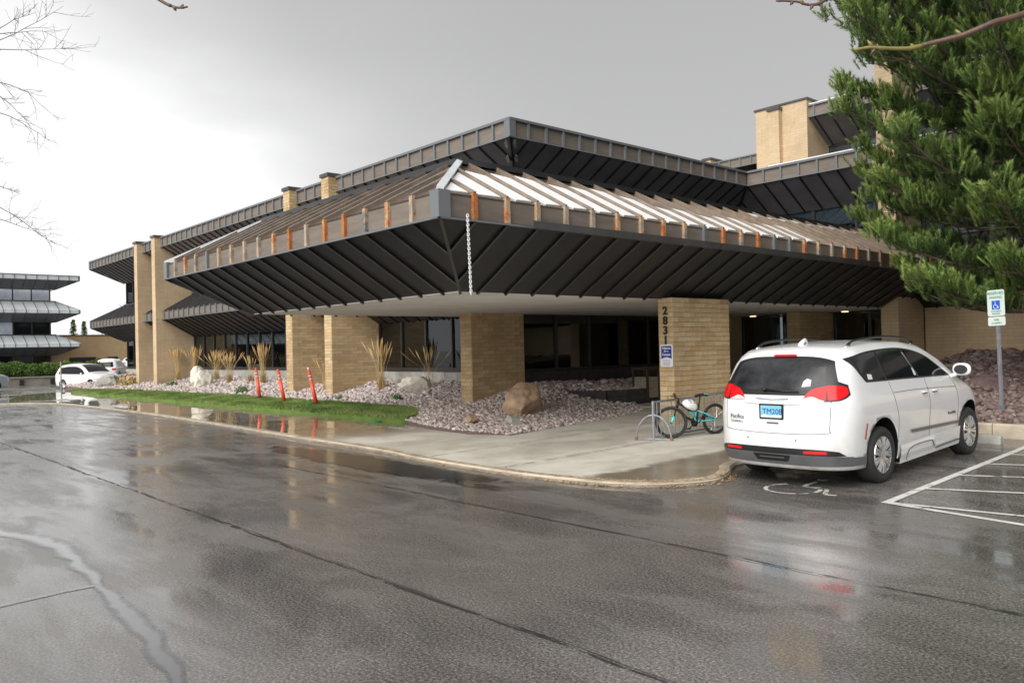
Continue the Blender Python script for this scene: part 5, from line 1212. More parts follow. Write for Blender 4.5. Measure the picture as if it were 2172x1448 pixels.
    B(c.rear(lambda u: (-.14+.34*u, 1.702), lambda u: (-.13+.32*u, 1.725), .03, 8, 2), 'brake_lamp', M['redlens'])
    sp_ = MB(); sp_.grid(lambda u, v: (-.74+1.48*u, c.ry(-.74+1.48*u, 1.72)-.05*math.sin(math.pi*min(1, v*1.0))*(1-(2*u-1)**6)+.12*v, 1.72+.05*v), 30, 6); B(sp_, 'spoiler', M['vanwhite'])
    # garnish strip, badge wing
    B(c.rear(lambda u: (-.44+.88*u, 1.085+.012*(2*u-1)**2), lambda u: (-.38+.76*u, 1.185-.05*(2*u-1)**4), .020, 30, 6), 'hatch_garnish', M['vanwhite'])
    B(c.rear(lambda u: (-.24+.48*u, 1.135+.012*abs(2*u-1)), lambda u: (-.24+.48*u, 1.150+.016*abs(2*u-1)), .026, 12, 2), 'winged_badge', M['steel'])
    # plate
    pb_ = MB(); pb_.plate([(x, c.ry(0, 1.0)-.02, z) for x, z in rrect(0.0, .985, .35, .205, .012)], (0, -1, 0), .012); B(pb_, 'plate_frame', M['blackpl'], False)
    pb_ = MB(); pb_.plate([(x, c.ry(0, 1.0)-.024, z) for x, z in rrect(0.0, .985, .305, .160, .008)], (0, -1, 0), .003); pl = B(pb_, 'licence_plate', M['plate'], False)
    pb_ = MB(); pb_.plate([(x, c.ry(0, 1.0)-.0255, z) for x, z in ((-.15, .91), (.15, .91), (.15, .935), (.05, .945), (-.02, .932), (-.1, .948), (-.15, .935))], (0, -1, 0), .001); B(pb_, 'plate_print', M['purewhite'], False)
    ltext('TM208', .10, M['navy'], .985, .02, th, c.ry(0, 1.0)-.026)
    # tailgate seams, handle, lettering
    for pts in ([(-.76, 1.13), (-.755, .95), (-.745, .78), (-.69, .725), (0, .705), (.69, .725), (.745, .78), (.755, .95), (.76, 1.13)],):
        P = smooth_path(pts, 8); b = MB(); b.tube([(x, c.ry(x, z)-.0005, z) for x, z in P], .0042, 4, cap=False); B(b, 'tailgate_seam', M['cladding'])
    b = MB(); b.plate([(x, c.ry(.05, .86)-.006, z) for x, z in rrect(0.0, .84, .26, .085, .02)], (0, -1, 0), .01); B(b, 'tailgate_handle', M['vanwhite'], False)
    b = MB(); b.plate([(x, c.ry(.05, .86)-.010, z) for x, z in rrect(0.02, .838, .17, .022, .006)], (0, -1, 0), .006); B(b, 'handle_slot', M['cladding'], False)
    for tx_, sz_, zz_ in (('Pacifica', .085, .90), ('TOURING L', .045, .835)):
        xc = -.54; p0 = Vector((xc-.1, c.ry(xc-.1, zz_), 0)); p1 = Vector((xc+.1, c.ry(xc+.1, zz_), 0)); o = ltext(tx_, sz_, M['digit'], zz_, xc, th, c.ry(xc, zz_)-.012); o.rotation_euler = (math.pi/2, 0, math.atan2(p1.y-p0.y, .2))
    me = text_mesh('BraunAbility', .06, M['digit'], .0008, False); o = bpy.data.objects.new('lettering', me); link(o, th); o.location = (c.sx(3.45, .72)+.006, 3.45, .72); o.rotation_euler = (math.pi/2, 0, math.pi/2)
    # bumper lower valance
    B(c.rear(lambda u: (-.94+1.88*u, .30), lambda u: (-.94+1.88*u, .445-.02*(abs(2*u-1))**6), .014, 60, 8), 'lower_bumper', M['cladding'])
    for sg_ in (-1, 1): B(c.side(0, 0, lambda u: (.18+.46*u, .30), lambda u: (.18+.45*u, .425-.02*u), sg_, .014, 20, 6), 'lower_bumper', M['cladding'])
    B(c.rear(lambda u: (-.90+1.80*u, .44), lambda u: (-.84+1.68*u, .525-.03*(abs(2*u-1))**6), .010, 50, 4), 'bumper_shadow_strip', M['blackpl'])
    B(c.rear(lambda u: (-.22+.44*u, .345), lambda u: (-.27+.54*u, .43), .024, 10, 3), 'tow_recess', M['blackpl']); B(c.rear(lambda u: (-.17+.36*u, .385), lambda u: (-.17+.36*u, .402), .030, 8, 2), 'tow_bar_trim', M['cladding'])
    # wiper, sticker, antenna
    b = MB(); b.tube([(-.12, c.ry(-.12, 1.27)-.03, 1.275), (.10, c.ry(.1, 1.26)-.035, 1.262), (.36, c.ry(.36, 1.25)-.03, 1.25)], [.016, .011, .009], 6); b.lathe([(0, 0), (.035, 0), (.03, .03), (0, .03)], 12, c=(-.12, c.ry(-.12, 1.27)-.03, 1.26)); B(b, 'rear_wiper', M['blackpl'])
    b = MB(); pts = [(.39, 1.31), (.50, 1.32), (.495, 1.40), (.44, 1.415), (.40, 1.38)]; b.plate([(x, c.ry(x, z)-.013, z) for x, z in pts], (0, -1, .3), .002); B(b, 'window_sticker', M['clearlens'], False)
    b = MB(); b.plate([(c.sx(y, z)+.0115, y, z) for y, z in ((.86, 1.37), (.98, 1.365), (.98, 1.43), (.86, 1.44))], (1, 0, .3), .002); B(b, 'window_sticker', M['purewhite'], False)
    b = MB(); b.plate([(c.sx(y, z)+.0115, y, z) for y, z in ((2.28, 1.35), (2.34, 1.345), (2.31, 1.45), (2.25, 1.455))], (1, 0, .3), .002); B(b, 'window_sticker', M['purewhite'], False)
    b = MB(); b.tube([(0, .84, 1.83), (0, .90, 1.87), (0, .97, 1.905), (0, 1.01, 1.90), (0, 1.04, 1.85)], [.035, .032, .026, .016, .012], 8); B(b, 'roof_antenna', M['vanwhite'])
    for x in (-.35, .35): b = MB(); b.lathe([(0, 0), (.011, 0), (.011, .004), (0, .004)], 10, c=(0, 0, 0)); o = B(b, 'parking_sensor', M['ribgrey']); o.location = (x, c.ry(x, .63)-.004, .63); o.rotation_euler = (math.pi/2, 0, 0)
    # front glass and lamps (seen from the side only)
    wsb = MB()
    wsb.grid(lambda u, v: ((2*u-1)*.70*(1+.12*v), 2.98+(4.0-2.98)*v, c.zt(2.98+1.02*v)+c.crown*(1-abs(2*u-1)**2.2*.85)+.006), 16, 12); B(wsb, 'windscreen', M['carglass'])
    for sg_ in (-1, 1): B(c.side(0, 0, lambda u: (4.72+.25*u, .74), lambda u: (4.62+.30*u, .88), sg_, .005, 10, 4), 'headlamp', M['clearlens'])
    r = .372
    for y in (1.12, 4.2):
        for sg_ in (-1, 1): car_wheel(th, sg_*.865, y, r-.012, r, .235, sg_, spokes=9)
    # mudguard behind rear wheel and underbody
    b = MB(); b.box(-.8, .8, .35, 4.6, .24, .34); B(b, 'underbody', M['blackpl'], False)
    b = MB(); b.box(-.55, -.2, .2, .7, .22, .34); B(b, 'silencer', M['blackpl'], False)
minivan()
def far_car(name, label, cat, loc, rz, kind='suv', paint=None, group=None):
    paint = paint or M['white']
    th = empty(name, label, cat, loc, rz, group)
    if kind == 'suv': zt = [(0, 1.5), (.4, 1.66), (1.2, 1.74), (2.4, 1.70), (2.9, 1.5), (3.4, 1.12), (4.1, 1.04), (4.7, .85)]; yr = [(.2, .1), (.6, 0), (1, .05), (1.4, .2), (1.7, .4)]; belt = 1.02
    else: zt = [(0, .98), (.5, 1.03), (.8, 1.12), (1.3, 1.36), (1.9, 1.45), (2.5, 1.42), (3.2, 1.08), (3.6, .98), (4.2, .90), (4.7, .72)]; yr = [(.2, .1), (.6, 0), (.9, .05), (1.1, .5), (1.5, 1.0)]; belt = .95
    c = Car(.9, .22, zt, yr, [(.2, 4.55), (.5, 4.66), (.8, 4.62), (1.0, 4.3), (1.4, 3.6), (1.8, 3.2)], belt, .34)
    c.body('body', paint, th, arches=((.95, .33, .38), (3.75, .33, .38)), nb=12, nc=12, nl=8)
    B = lambda b, nm, m: b.build(nm, m, th, True, inv=False)
    for sg_ in (-1, 1):
        if kind == 'suv': B(c.side(0, 0, lin([(.5, 1.08), (2.9, 1.05), (3.2, 1.07)]), crv([(.6, 1.5), (1.3, 1.58), (2.2, 1.56), (2.75, 1.40), (3.2, 1.1)]), sg_, .008, 20, 5), 'side_window', M['carglass'])
        else: B(c.side(0, 0, lin([(.95, 1.04), (2.9, .99), (3.05, 1.0)]), crv([(1.05, 1.12), (1.5, 1.31), (2.1, 1.34), (2.6, 1.24), (3.05, 1.03)]), sg_, .008, 20, 5), 'side_window', M['carglass'])
        B(c.side(0, 0, lambda u: (4.1+.35*u, .66), lambda u: (4.0+.42*u, .80), sg_, .006, 6, 3), 'headlamp', M['clearlens'])
        B(c.rear(lambda u: (sg_*(.52+.3*u), .82), lambda u: (sg_*(.50+.32*u), .96), .012, 6, 3), 'tail_lamp', M['redlens'])
        for y in (.95, 3.75): car_wheel(th, sg_*.79, y, .33, .33, .21, sg_, spokes=5, detail=False)
        b = MB(); b.tube([(sg_*.88, 2.95, 1.05), (sg_*1.0, 2.97, 1.1)], [.05, .07], 8); B(b, 'mirror', paint)
    y0, y1 = (2.5, 3.35) if kind == 'suv' else (2.35, 3.25)
    b = MB(); b.grid(lambda u, v: ((2*u-1)*.62*(1+.14*v), y0+(y1-y0)*v, c.zt(y0+(y1-y0)*v)+.05*(1-abs(2*u-1)**2.2*.8)+.008), 12, 8); B(b, 'windscreen', M['carglass'])
    if kind == 'suv': B(c.rear(lambda u: (-.62+1.24*u, 1.08), lambda u: (-.55+1.1*u, 1.5), .008, 14, 6), 'rear_window', M['carglass'])
    else: b = MB(); b.grid(lambda u, v: ((2*u-1)*.58, .62+.7*v, c.zt(.62+.7*v)+.05*(1-abs(2*u-1)**2.2*.8)+.008), 10, 6); B(b, 'rear_window', M['carglass'])
    b = MB(); b.box(-.42, .42, 4.585, 4.64, .48, .70); B(b, 'grille', M['blackpl'])
    return th
far_car('parked_car', 'white sport utility car facing the camera behind the end of the lawn', 'car', (-59.7, 13.8, -.05), R_(-70), 'suv').scale = (1.02, 1, .93)
far_car('parked_suv', 'white sport utility vehicle with dark rear window parked behind the nearer white car', 'suv', (-72.5, 19.6, 0.1), R_(62), 'suv')
far_car('parked_car', 'white saloon car parked farthest, half hidden by the brick fins', 'car', (-92, 27.4, 0.45), R_(70), 'sedan')
far_car('moving_car', 'silver saloon car cut by the left edge of the view, red tail lamp showing', 'car', (-59.8, 10.25, 0), R_(195), 'sedan', M['silver'])

# ------------------------------------------------------------------ plants
def grass_clump(label, x, y, h, n_st, seed, sway=.12, base_n=140, group='dry ornamental grass clumps by the building'):
    rd = random.Random(seed); n_st = int(n_st*1.7); th = empty('ornamental_grass', label, 'ornamental grass', (x, y, bz(x, y)), group=group)
    b = MB()
    for _ in range(base_n):
        a = rd.uniform(0, 6.28); L = rd.uniform(.25, .6)*h/1.6; r1 = rd.uniform(.05, .34); w = .006
        p0 = Vector((rd.gauss(0, .06), rd.gauss(0, .06), 0)); p1 = p0+Vector((math.cos(a)*r1*.4, math.sin(a)*r1*.4, L*.7)); p2 = p0+Vector((math.cos(a)*r1, math.sin(a)*r1, L*rd.uniform(.5, 1.0)))
        sd_ = Vector((-math.sin(a), math.cos(a), 0))*w; tn = rd.uniform(.02, 1)
        b.add([p0-sd_, p0+sd_, p1+sd_*.8, p1-sd_*.8, p2], [(0, 1, 2, 3), (3, 2, 4)], tint=tn)
    b.build('leaves', M['straw'], th, inv=False)
    b = MB(); c = MB()
    for _ in range(n_st):
        a = rd.uniform(0, 6.28); r1 = abs(rd.gauss(0, sway))*h; hh = h*rd.uniform(.8, 1.02); p0 = Vector((rd.gauss(0, .05), rd.gauss(0, .05), 0)); p1 = p0+Vector((math.cos(a)*r1*.35, math.sin(a)*r1*.35, hh*.55)); p2 = p0+Vector((math.cos(a)*r1, math.sin(a)*r1, hh*.82)); p3 = p0+Vector((math.cos(a)*r1*1.35, math.sin(a)*r1*1.35, hh))
        b.tube([p0, p1, p2], .004, 4, tint=rd.uniform(.3, .8)); c.tube([p2-(p3-p2)*.35, p2.lerp(p3, .1), p2.lerp(p3, .5), p3], [.005, .017, .015, .003], 6, tint=rd.uniform(.01, 1))
    b.build('stalks', M['straw'], th, inv=False); c.build('plumes', M['plume'], th, inv=False)
G_ = [(-42.7, 15.0, 1.75, 26, 'tall dry grass clump against the second brick fin'), (-40.7, 15.1, 1.8, 26, 'tall dry grass clump left of the pale boulders'), (-38.2, 15.2, 1.5, 20, 'dry grass clump just behind the upright whitish boulder'), (-36.4, 15.1, 1.45, 16, 'dry grass clump right of the pale boulders'), (-34.6, 15.3, 1.2, 8, 'sparse dry grass clump below the middle ribbon window'), (-32.9, 15.1, 1.75, 22, 'tall dry grass clump behind the leftmost orange marker'), (-23.5, 15.0, 1.75, 20, 'tall dry grass clump beside the fin behind the white-tipped marker')]
for i, (x, y, h, n_, l) in enumerate(G_): grass_clump(l, x, y, h, n_, 30+i, .09 if h > 1.5 else .2)
grass_clump('sparse arching dry grass in front of the lit office window', -21.2, 15.3, 1.35, 9, 51, .35, 40)
grass_clump('thin dry grass at the left side of the short corner fin', -18.7, 15.2, 1.3, 7, 52, .2, 40)
grass_clump('thin dry grass between the two near brick fins', -26.6, 14.6, 1.2, 6, 53, .2, 60)
for i, (x, y, s, l) in enumerate(((-31.5, 13.6, .35, 'low green plant in gravel just left of the leftmost orange marker'), (-23.9, 13.6, .18, 'small green plant at the foot of the white-tipped marker fin'), (-20.9, 13.9, .25, 'small green plant below the pale flat boulder'), (-41.3, 14.2, .35, 'dark green plant beside the upright whitish boulder'), (-46.8, 13.9, .8, 'rusty green shrub at the foot of the leftmost fin'))):
    rd = random.Random(i); b = MB()
    for _ in range(260):
        d = Vector((rd.gauss(0, 1), rd.gauss(0, 1), abs(rd.gauss(0, .8)))).normalized()*rd.uniform(.3, 1)*s; q = Vector((rd.gauss(0, 1), rd.gauss(0, 1), rd.gauss(0, 1))).normalized()*s*.14; q2 = d.cross(q).normalized()*s*.07
        b.add([d-q, d+q2, d+q, d-q2], [(0, 1, 2, 3)], tint=rd.uniform(.01, 1))
    o = b.build('green_plant' if i < 4 else 'shrub', M['plant'] if i < 4 else M['straw']); o.location = (x, y, bz(x, y)); tag(o, l, 'plant' if i < 4 else 'shrub')

# clump library as numpy
def needle_tuft(n=78, L=.30, nl=.10, sd=0):
    r = np.random.default_rng(sd); V = []; F = []; T = []
    for i in range(n):
        t = r.uniform(.05, 1); p = np.array([0, 0, t*L]); a = r.uniform(0, 6.28); e = r.uniform(.35, 1.0)*(1.15-.4*t)
        d = np.array([math.cos(a)*math.sin(e), math.sin(a)*math.sin(e), math.cos(e)]); q = p+d*nl*r.uniform(.7, 1.15); s = np.cross(d, [0.3, .2, 1]); s = s/np.linalg.norm(s)*.006
        k = len(V); V += [p-s, p+s, q]; F.append([k, k+1, k+2]); T += [t]*3
    return np.array(V), np.array(F), np.array(T)
def scatter_tufts(name, pos, dirs, scl, m, tint, lib, parent=None):
    Vs = []; Fs = []; Ts = []; off = 0; idx = rng.integers(0, len(lib), len(pos))
    for L_ in range(len(lib)):
        sel = np.where(idx == L_)[0]
        if not len(sel): continue
        V0, F0, T0 = lib[L_]; d = dirs[sel]; d = d/np.linalg.norm(d, axis=1, keepdims=True)
        a = np.cross(d, np.array([.31, .17, .93])); a /= np.linalg.norm(a, axis=1, keepdims=True); b_ = np.cross(d, a)
        ph = rng.uniform(0, 6.28, len(sel))[:, None]; a2 = a*np.cos(ph)+b_*np.sin(ph); b2 = b_*np.cos(ph)-a*np.sin(ph)
        V = (V0[None, :, 0, None]*a2[:, None]+V0[None, :, 1, None]*b2[:, None]+V0[None, :, 2, None]*d[:, None])*scl[sel][:, None, None]+pos[sel][:, None]
        n = len(sel); nv = len(V0); Vs.append(V.reshape(-1, 3)); Fs.append((F0[None]+(np.arange(n)*nv)[:, None, None]).reshape(-1, 3)+off); off += n*nv
        Ts.append(np.clip(tint[sel][:, None]+(T0[None]-.5)*.35, 0.01, 1).reshape(-1))
    me = np_mesh(name, np.concatenate(Vs), np.concatenate(Fs), m, np.concatenate(Ts)); o = bpy.data.objects.new(name, me); link(o, parent); return o
def pine():
    rd = random.Random(11); base = Vector((-4.9, 20.3, .7)); th = empty('pine_tree', 'big dense green pine tree standing before the wing of the building', 'tree', base)
    b = MB(); Ht = 16; b.tube([(0, 0, -.4), (.05, 0, 3), (-.05, .1, 7), (0, 0, 12), (0, 0, Ht)], [.26, .22, .17, .1, .02], 10); b.build('trunk', M['bark'], th, True, inv=False)
    lb_ = MB(); P = []; D = []; Sc = []; T = []
    z = 1.9
    while z < Ht-.5:
        n = rd.randint(5, 7); a0 = rd.uniform(0, 6.28)
        for i in range(n):
            a = a0+6.283*i/n+rd.uniform(-.25, .25); zr = z-0
            Lm = float(np.interp(zr, [1.9, 3, 5, 7, 9, 11, 13, 16], [3.1, 3.8, 4.4, 4.8, 5.1, 4.6, 3.4, .8]))*rd.uniform(.75, 1.12)
            rise = float(np.interp(zr, [1.5, 4, 9, 16], [-.05, .12, .35, .8])); pts = []
            for k in range(7):
                t = k/6; pts.append(Vector((math.cos(a)*Lm*t, math.sin(a)*Lm*t, z+Lm*(rise*t-.10*t*(1-t)*2+.16*t**3))))
            lb_.tube(pts, [.05*(1-.85*k/6)+.008 for k in range(7)], 5)
            # side twigs with tufts
            nt_ = int(Lm*13)
            for j in range(nt_):
                t = rd.uniform(.22, 1)**.8; q = t*6; k = min(int(q), 5); p = pts[k].lerp(pts[k+1], q-k); sdv = Vector((-math.sin(a), math.cos(a), 0)); outd = Vector((math.cos(a), math.sin(a), 0))
                dd = (sdv*rd.choice([-1, 1])*rd.uniform(.4, 1)+outd*rd.uniform(.4, 1)+Vector((0, 0, rd.uniform(-.05, .7)))).normalized(); tl = rd.uniform(.3, .95)*(1.15-.5*t)
                e = p+dd*tl
                if j % 3 == 0: lb_.tube([p, e], [.010, .005], 3)
                for s in range(rd.randint(4, 6)):
                    w_ = rd.uniform(.35, 1.02); pp = p.lerp(e, w_)+Vector((rd.gauss(0, .05), rd.gauss(0, .05), rd.gauss(0, .04))); d3 = (dd*.45+Vector((rd.gauss(0, .35), rd.gauss(0, .35), rd.uniform(.6, 1.6)))).normalized()
                    P.append(pp); D.append(d3); Sc.append(rd.uniform(.8, 1.3)); T.append(min(1, max(.02, .04+.62*t*w_+.25*(mnoise.noise(pp*1.1)+.1)+rd.gauss(0, .07))))  # tint drops towards the trunk: shade inside the crown put into needle colour
            for s in range(6):
                P.append(pts[-1]+Vector((rd.gauss(0, .1), rd.gauss(0, .1), rd.gauss(0, .08)))); D.append((pts[-1]-pts[-2]).normalized()+Vector((rd.gauss(0, .3), rd.gauss(0, .3), .5))); Sc.append(1.25); T.append(rd.uniform(.45, .8))
        z += rd.uniform(.34, .5)
    lb_.build('limbs', M['bark'], th, inv=False)
    lib = [needle_tuft(sd=i) for i in range(6)]
    print('tufts', len(P))
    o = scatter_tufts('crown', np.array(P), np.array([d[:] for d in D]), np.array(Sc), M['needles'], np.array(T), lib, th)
pine()
def bare_tree(label, loc, h, seed, spread=1., r0=.16, depth=5, lean=(0, 0), zstart=.25, nbr=3, kind='bare_tree'):
    rd = random.Random(seed); th = empty(kind, label, 'tree', loc); tr = MB(); br = MB()
    def grow(p, d, L, r, lv):
        pts = [p]; q = p; dd = d.copy()
        for i in range(4):
            dd = (dd+Vector((rd.gauss(0, .12), rd.gauss(0, .12), rd.gauss(0, .08)))).normalized(); q = q+dd*L/4; pts.append(q)
        (tr if lv == 0 else br).tube(pts, [r*(1-.12*i) for i in range(5)], 6 if lv < 2 else 4 if lv < 3 else 3, cap=False)
        if lv >= depth: return
        n = nbr if lv < 2 else rd.randint(2, 4)
        for i in range(n+(1 if lv > 1 else 0)):
            k = rd.uniform(.25 if lv else .3, 1); j = min(int(k*4), 3); s = pts[j].lerp(pts[j+1], k*4-j); ax = Vector((rd.gauss(0, 1), rd.gauss(0, 1), rd.gauss(0, .5))).normalized(); nd = (dd*.75+ax*.75*spread+Vector((0, 0, .12))).normalized()
            grow(s, nd, L*rd.uniform(.5, .72), r*.5, lv+1)
        grow(pts[-1], (dd+Vector((rd.gauss(0, .3), rd.gauss(0, .3), .05))).normalized(), L*.7, r*.62, lv+1)
    grow(Vector((0, 0, -.2)), Vector((lean[0], lean[1], 1)).normalized(), h*.36, r0, 0)
    tr.build('trunk', M['bark'], th, inv=False); br.build('branches', M['bare'], th, inv=False); return th
bare_tree('small bare tree beyond the left end of the building', (-128.3, 36.6, 0), 12.5, 8, 1., .2, 5)
OT = empty('overhanging_tree', 'bare young street tree reaching three budding twigs into the top of the view', 'tree', (2.3, -1.4, 0))
def over_tree():
    b = MB(); b.tube([(0, 0, -.2), (.02, 0, 1.2), (-.03, .03, 2.4), (0, 0, 3.6), (.1, .05, 5.2), (.1, .1, 6.4)], [.11, .09, .08, .06, .035, .012], 10); b.build('trunk', M['bark'], OT, True, inv=False)
    for (e, mids, r_) in ((ray(2330, -30, 2.5), [(-.6, 1.4, 3.6), (-1.6, 2.9, 3.35)], .0115), (ray(1840, -60, 2.6), [(-1.2, 1.0, 3.9), (-2.6, 2.6, 3.75)], .006), (ray(280, -40, 2.6), [(-1.6, .3, 4.1), (-3.4, 1.2, 3.95)], .006)):
        e = Vector(e)-OT.location; P = smooth_path([(0, 0, 2.9)]+mids+[tuple(e)], 6); n = len(P); b = MB(); b.tube(P, [.035+(r_-.035)*i/(n-1) for i in range(n)], 8); b.build('limb', M['twig'], OT, True, inv=False)
    rd = random.Random(5); b = MB()
    for k in range(26):
        z = rd.uniform(2.8, 6); a = rd.uniform(-2.6, 1.2); L = rd.uniform(.8, 1.6); p = Vector((0, 0, z)); d = Vector((math.cos(a), math.sin(a), .6)).normalized(); pts = [p]
        for i in range(5): d = (d+Vector((rd.gauss(0, .12), rd.gauss(0, .12), .05))).normalized(); pts.append(pts[-1]+d*L/5)
        b.tube(pts, [.02, .016, .012, .009, .006, .003], 5)
    b.build('side_branches', M['twig'], OT, True, inv=False)
def ray(x, y, t): return Vector((0, 0, H))+(fw+rt*((x-1086)/1727)-up*((y-724)/1727))*t
over_tree()
def twig(label, pts, r0, r1, buds=(), mats=('twig', 'twiggreen')):
    th = bpy.data.objects.new('twig', None); link(th, OT); th.location = Vector(pts[0])-OT.location; th['label'] = label; P = smooth_path([tuple(Vector(p)-Vector(pts[0])) for p in pts], 5); n = len(P); b = MB(); c = MB()
    h = int(n*.55); rad = [r0+(r1-r0)*i/(n-1)*1.0+(.0012 if i % 7 == 3 else 0) for i in range(n)]
    b.tube(P[:h+1], rad[:h+1], 8); c.tube(P[h:], rad[h:], 8); b.build('old_wood', M[mats[0]], th, True, inv=False); c.build('young_wood', M[mats[1]], th, True, inv=False)
    for (k, up_, L) in buds:
        i = int(k*(n-1)); p = Vector(P[i]); d = (Vector(P[min(i+1, n-1)])-Vector(P[max(i-1, 0)])).normalized(); s = (Vector((0, 0, up_))+d*.7).normalized()
        q = MB(); q.tube([p, p+s*L*.5, p+s*L], [.0045, .0055, .001], 7); q.build('bud', M['twiggreen'] if up_ > 0 else M['twig'], th, True, inv=False)

def ray(x, y, t): return Vector((0, 0, H))+(fw+rt*((x-1086)/1727)-up*((y-724)/1727))*t
twig('budding branch reaching in front of the pine from the upper right', [ray(2330, -30, 2.5), ray(2172, 30, 2.5), ray(2110, 48, 2.5), ray(2040, 76, 2.52), ray(1975, 92, 2.54), ray(1930, 103, 2.55), ray(1880, 103, 2.56), ray(1845, 101, 2.57), ray(1812, 107, 2.58)], .0115, .0045, ((.38, 1, .028), (.42, -1, .015), (.86, 1, .03), (.84, -1, .03), (.62, 1, .018), (.25, -1, .02)))
twig('short dark twig at the top edge, left of the pine', [ray(1840, -60, 2.6), ray(1757, -4, 2.6), ray(1735, 9, 2.6), ray(1710, 10, 2.6), ray(1690, 4, 2.6), ray(1646, 2, 2.6)], .006, .003, ((.5, -1, .02), (.7, 1, .02), (.85, -1, .016)), ('twig', 'twig'))
twig('short dark twig at the top edge above the lawn side', [ray(280, -40, 2.6), ray(335, -2, 2.6), ray(360, 12, 2.6), ray(380, 17, 2.6), ray(398, 15, 2.6)], .006, .003, ((.62, -1, .016), (.8, 1, .014)), ('twig', 'twig'))
def left_tree():
    rd = random.Random(3); base = Vector((-28.6, .9, 0)); th = empty('bare_tree', 'tall bare tree whose thin twigs enter at the upper left', 'tree', base); tr = MB(); br = MB()
    tr.tube([(0, 0, -.3), (.1, .1, 3), (-.1, 0, 6), (.1, .1, 9), (.2, .2, 12.5)], [.2, .16, .12, .07, .02], 8)
    def tw(p, d, L, r, lv):
        pts = [p]; q = p; dd = d
        for i in range(5):
            dd = (dd+Vector((rd.gauss(0, .14), rd.gauss(0, .14), rd.gauss(0, .13)))).normalized(); q = q+dd*L/5; pts.append(q)
        br.tube(pts, [max(.0032, r*(1-.14*i)) for i in range(6)], 4, cap=False)
        if lv < 2:
            for i in range(6 if lv == 0 else 3):
                k = rd.randint(0, 4); ax = Vector((rd.gauss(0, 1), rd.gauss(0, 1), rd.gauss(0, .9))).normalized(); tw(pts[k].lerp(pts[k+1], rd.random()), (dd*.8+ax*.7).normalized(), L*rd.uniform(.3, .6), r*.6, lv+1)
    for (x0, y0, x1, y1, Z) in ((0, 105, 120, 90, 22), (0, 85, 110, 40, 22.5), (0, 60, 60, 30, 21), (0, 72, 90, 75, 23), (0, 240, 90, 265, 22), (0, 175, 80, 195, 22), (0, 205, 60, 230, 21.5), (0, 440, 110, 478, 22), (0, 465, 90, 505, 22), (0, 395, 30, 405, 22), (-60, 330, -10, 340, 22), (-80, 20, -10, -30, 22)):
        a = ray(x0, y0, Z)-base; c = ray(x1, y1, Z)-base; h0 = max(2.2, a.z-1.6); s_ = Vector((0, 0, h0)); m_ = s_.lerp(a, .5)+Vector((0, 0, .25))
        br.tube([s_, m_, a], [.05, .035, .016], 6); tw(a, (c-a).normalized(), (c-a).length*1.25, .012, 0)
        tw(m_, (a-s_).normalized(), 1.6, .014, 1)
    for k in range(16):
        h0 = rd.uniform(3, 11); a = rd.uniform(0, 6.28); tw(Vector((0, 0, h0)), Vector((math.cos(a), math.sin(a), .5)).normalized(), 3., .04, 0) if math.cos(a-.9) < .3 else None
    tr.build('trunk', M['bark'], th, inv=False); br.build('branches', M['bare'], th, inv=False)
left_tree()
# spruces far away
for i, (x, y, hh) in enumerate(((-165.6, 39.5, 9.2), (-165.2, 41.2, 8.9))):
    th = empty('spruce_tree', ('narrow distant spruce above the tan annex, the left one' if i == 0 else 'narrow distant spruce above the tan annex, the right one'), 'tree', (x, y, 0)); rd = random.Random(i)
    b = MB(); b.tube([(0, 0, 0), (0, 0, hh)], [.3, .03], 6); b.build('trunk', M['bark'], th, inv=False); b = MB()
    for _ in range(900):
        z = hh*(.1+.9*rd.random()**.8); r_ = (hh-z)*.22*rd.uniform(.2, 1)+.05; a = rd.uniform(0, 6.28); p = Vector((r_*math.cos(a), r_*math.sin(a), z-.15*r_)); q = Vector((math.cos(a), math.sin(a), -.3))*.45; s = Vector((-math.sin(a), math.cos(a), .1))*.2
        b.add([p-s, p+s, p+q], [(0, 1, 2)], tint=rd.uniform(.01, .6))
    b.build('crown', M['needles'], th, inv=False)
# hedge, shrubs
def leafmass(name, label, cat, boxes, n, m, size, seed):
    rd = np.random.default_rng(seed); V = []; T = []
    for (cx, cy, cz, rx, ry, rz) in boxes:
        k = int(n*rx*ry*rz/sum(b_[3]*b_[4]*b_[5] for b_ in boxes)); d = rd.normal(0, 1, (k, 3)); d /= np.linalg.norm(d, axis=1, keepdims=True); rr = rd.uniform(.75, 1.05, (k, 1)); p = d*rr*np.array([rx, ry, rz])+np.array([cx, cy, cz])
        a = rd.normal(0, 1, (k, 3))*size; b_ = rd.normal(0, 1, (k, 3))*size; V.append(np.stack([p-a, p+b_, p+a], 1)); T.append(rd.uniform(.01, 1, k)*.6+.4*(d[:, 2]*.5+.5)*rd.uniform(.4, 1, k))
    V = np.concatenate(V); T = np.concatenate(T); o = link(bpy.data.objects.new(name, np_mesh(name, V.reshape(-1, 3), np.arange(len(V)*3).reshape(-1, 3), m, np.repeat(T, 3)))); tag(o, label, cat); return o
hb_ = []; 
for i in range(12): hb_.append((-70.2+.12*i+random.uniform(-.2, .2), 5.5+i*1.02, 1.0+random.uniform(-.08, .1), .95, .85, .72+random.uniform(-.08, .1)))
leafmass('hedge', 'clipped green hedge on the low wall before the far office building', 'hedge', hb_, 60000, M['hedge'], .042, 4)
leafmass('shrub', 'dark red leafed shrub at the right end of the hedge', 'shrub', [(-78, 20.6, .9, 1.0, 1.3, .9)], 1800, M['redleaf'], .09, 5)
leafmass('shrub', 'brown tipped shrub closing the right end of the hedge', 'shrub', [(-69.6, 17.9, .9, .9, .9, .8)], 2200, M['hedge'], .07, 6)
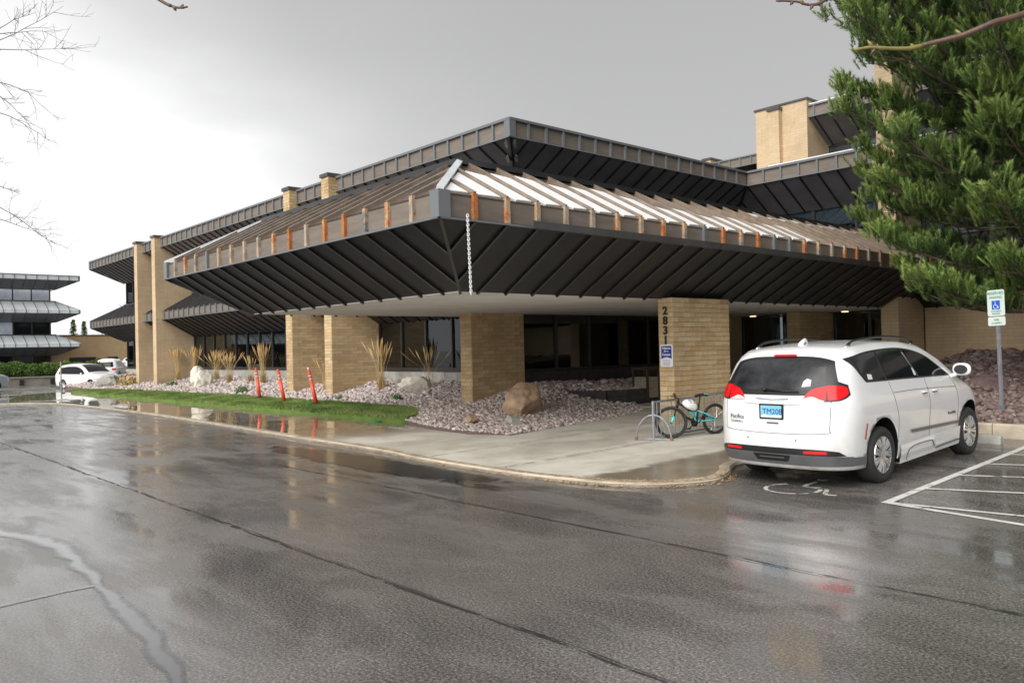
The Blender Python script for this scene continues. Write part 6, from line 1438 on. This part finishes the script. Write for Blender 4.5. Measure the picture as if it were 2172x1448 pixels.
leafmass('shrub', 'broad yellow-green shrub before the tan annex', 'shrub', [(-88, 28.9, 1.6, 2.2, 2.6, 1.3)], 4200, M['straw'], .14, 7)
wl = empty('low_concrete_wall', 'low wet concrete wall below the hedge across the road', 'wall')
b = MB(); b.beam((-66.2, -6, 0), (-67.6, 17.0, 0), (0, 0, 1), .35, .62); b.build('wall_body', M['farroad'], wl)
b = MB(); b.beam((-66.16, -6, .62), (-67.56, 17.0, .62), (0, 0, 1), .45, .07); b.build('coping', M['concrete'], wl)
for y in (12.45, 14.45): b = MB(); xx = -66.2-1.4*(y+6)/23; b.box(xx+.15, xx+.22, y, y+.28, .1, .5); b.build('dark_rectangle', M['dark'], wl)  # two small dark rectangles set on the wall face
b = MB(); b.box(-75, -67.5, -6, 22, 0, .62); b.build('raised_ground', M['soil']); bpy.data.objects['raised_ground']['kind'] = 'structure'
b = MB(); b.tube([(0, 0, 0), (0, 0, 1.75)], .035, 6); o = b.build('marker_stake', M['concrete']); o.location = (-51.5, 11.6, 0); tag(o, 'thin grey stake at the road edge before the hedge', 'stake')
# far office building
fb = empty('far_office_building', 'distant three storey office block with pale skirted roofs and ribbon windows', 'building')
X0 = -108.3
for zt_, zb_, sk in ((11.9, 11.35, None), (7.75, 7.4, (2.2, 1.15)), (3.75, 3.4, (2.2, 1.1))):
    e_ = bpy.data.objects.new('skirt_roof', None); link(e_, fb)
    eave(e_, [(X0, -26), (X0, 26.6), (-135, 26.6)], zt_, zb_, 2.2, 1.0, skirt=sk, ends=(0, 0), bay=1.15, simple=True, mats=dict(fascia=M['fskirt'], roof=M['fskirt'], rrib=M['ribgrey'], soffit=M['cladding'], srib=M['bronze'], rib=[M['ribgrey']]))
b = MB(); b.box(-134, X0-2.6, -26, 24.0, -.2, 11.2); b.build('wall', M['frame'], fb)
for k, (z0, z1) in enumerate(((8.85, 10.3), (4.85, 6.4), (.9, 2.4))):
    for i in range(16):
        y0 = 23.9-(i+1)*1.95; mt_ = M['blind'] if (i*7+k*3) % 5 not in (1,) and k < 2 else M['carglass']
        if k == 1 and i < 2: mt_ = M['carglass']
        b = MB(); b.box(X0-2.62, X0-2.55, y0+.08, y0+1.87, z0, z1); w_ = b.build('window', mt_, fb)
b = MB(); b.box(-135, X0-2, -26, 24.4, 11.2, 11.8); b.build('roof', M['frame'], fb)
# tan annex
an = empty('tan_annex', 'low tan brick annex between the far office block and the main building', 'building')
b = MB(); b.box(-124, -112, 24, 33, -.2, 4.78); b.build('wall', M['tanwall'], an); b = MB(); b.box(-124.1, -111.9, 23.9, 33.1, 4.78, 4.92); b.box(-124, -112.3, 33.1, 58, -.2, 4.1); b.build('coping', M['binframe'], an)
for (y, w_) in ((26.2, 3.0), (30.6, 1.2), (36, 2.2)): b = MB(); b.box(-111.99, -111.9, y, y+w_, .6, 2.1); b.build('window', M['carglass'], an)
print('objects', len(bpy.data.objects))
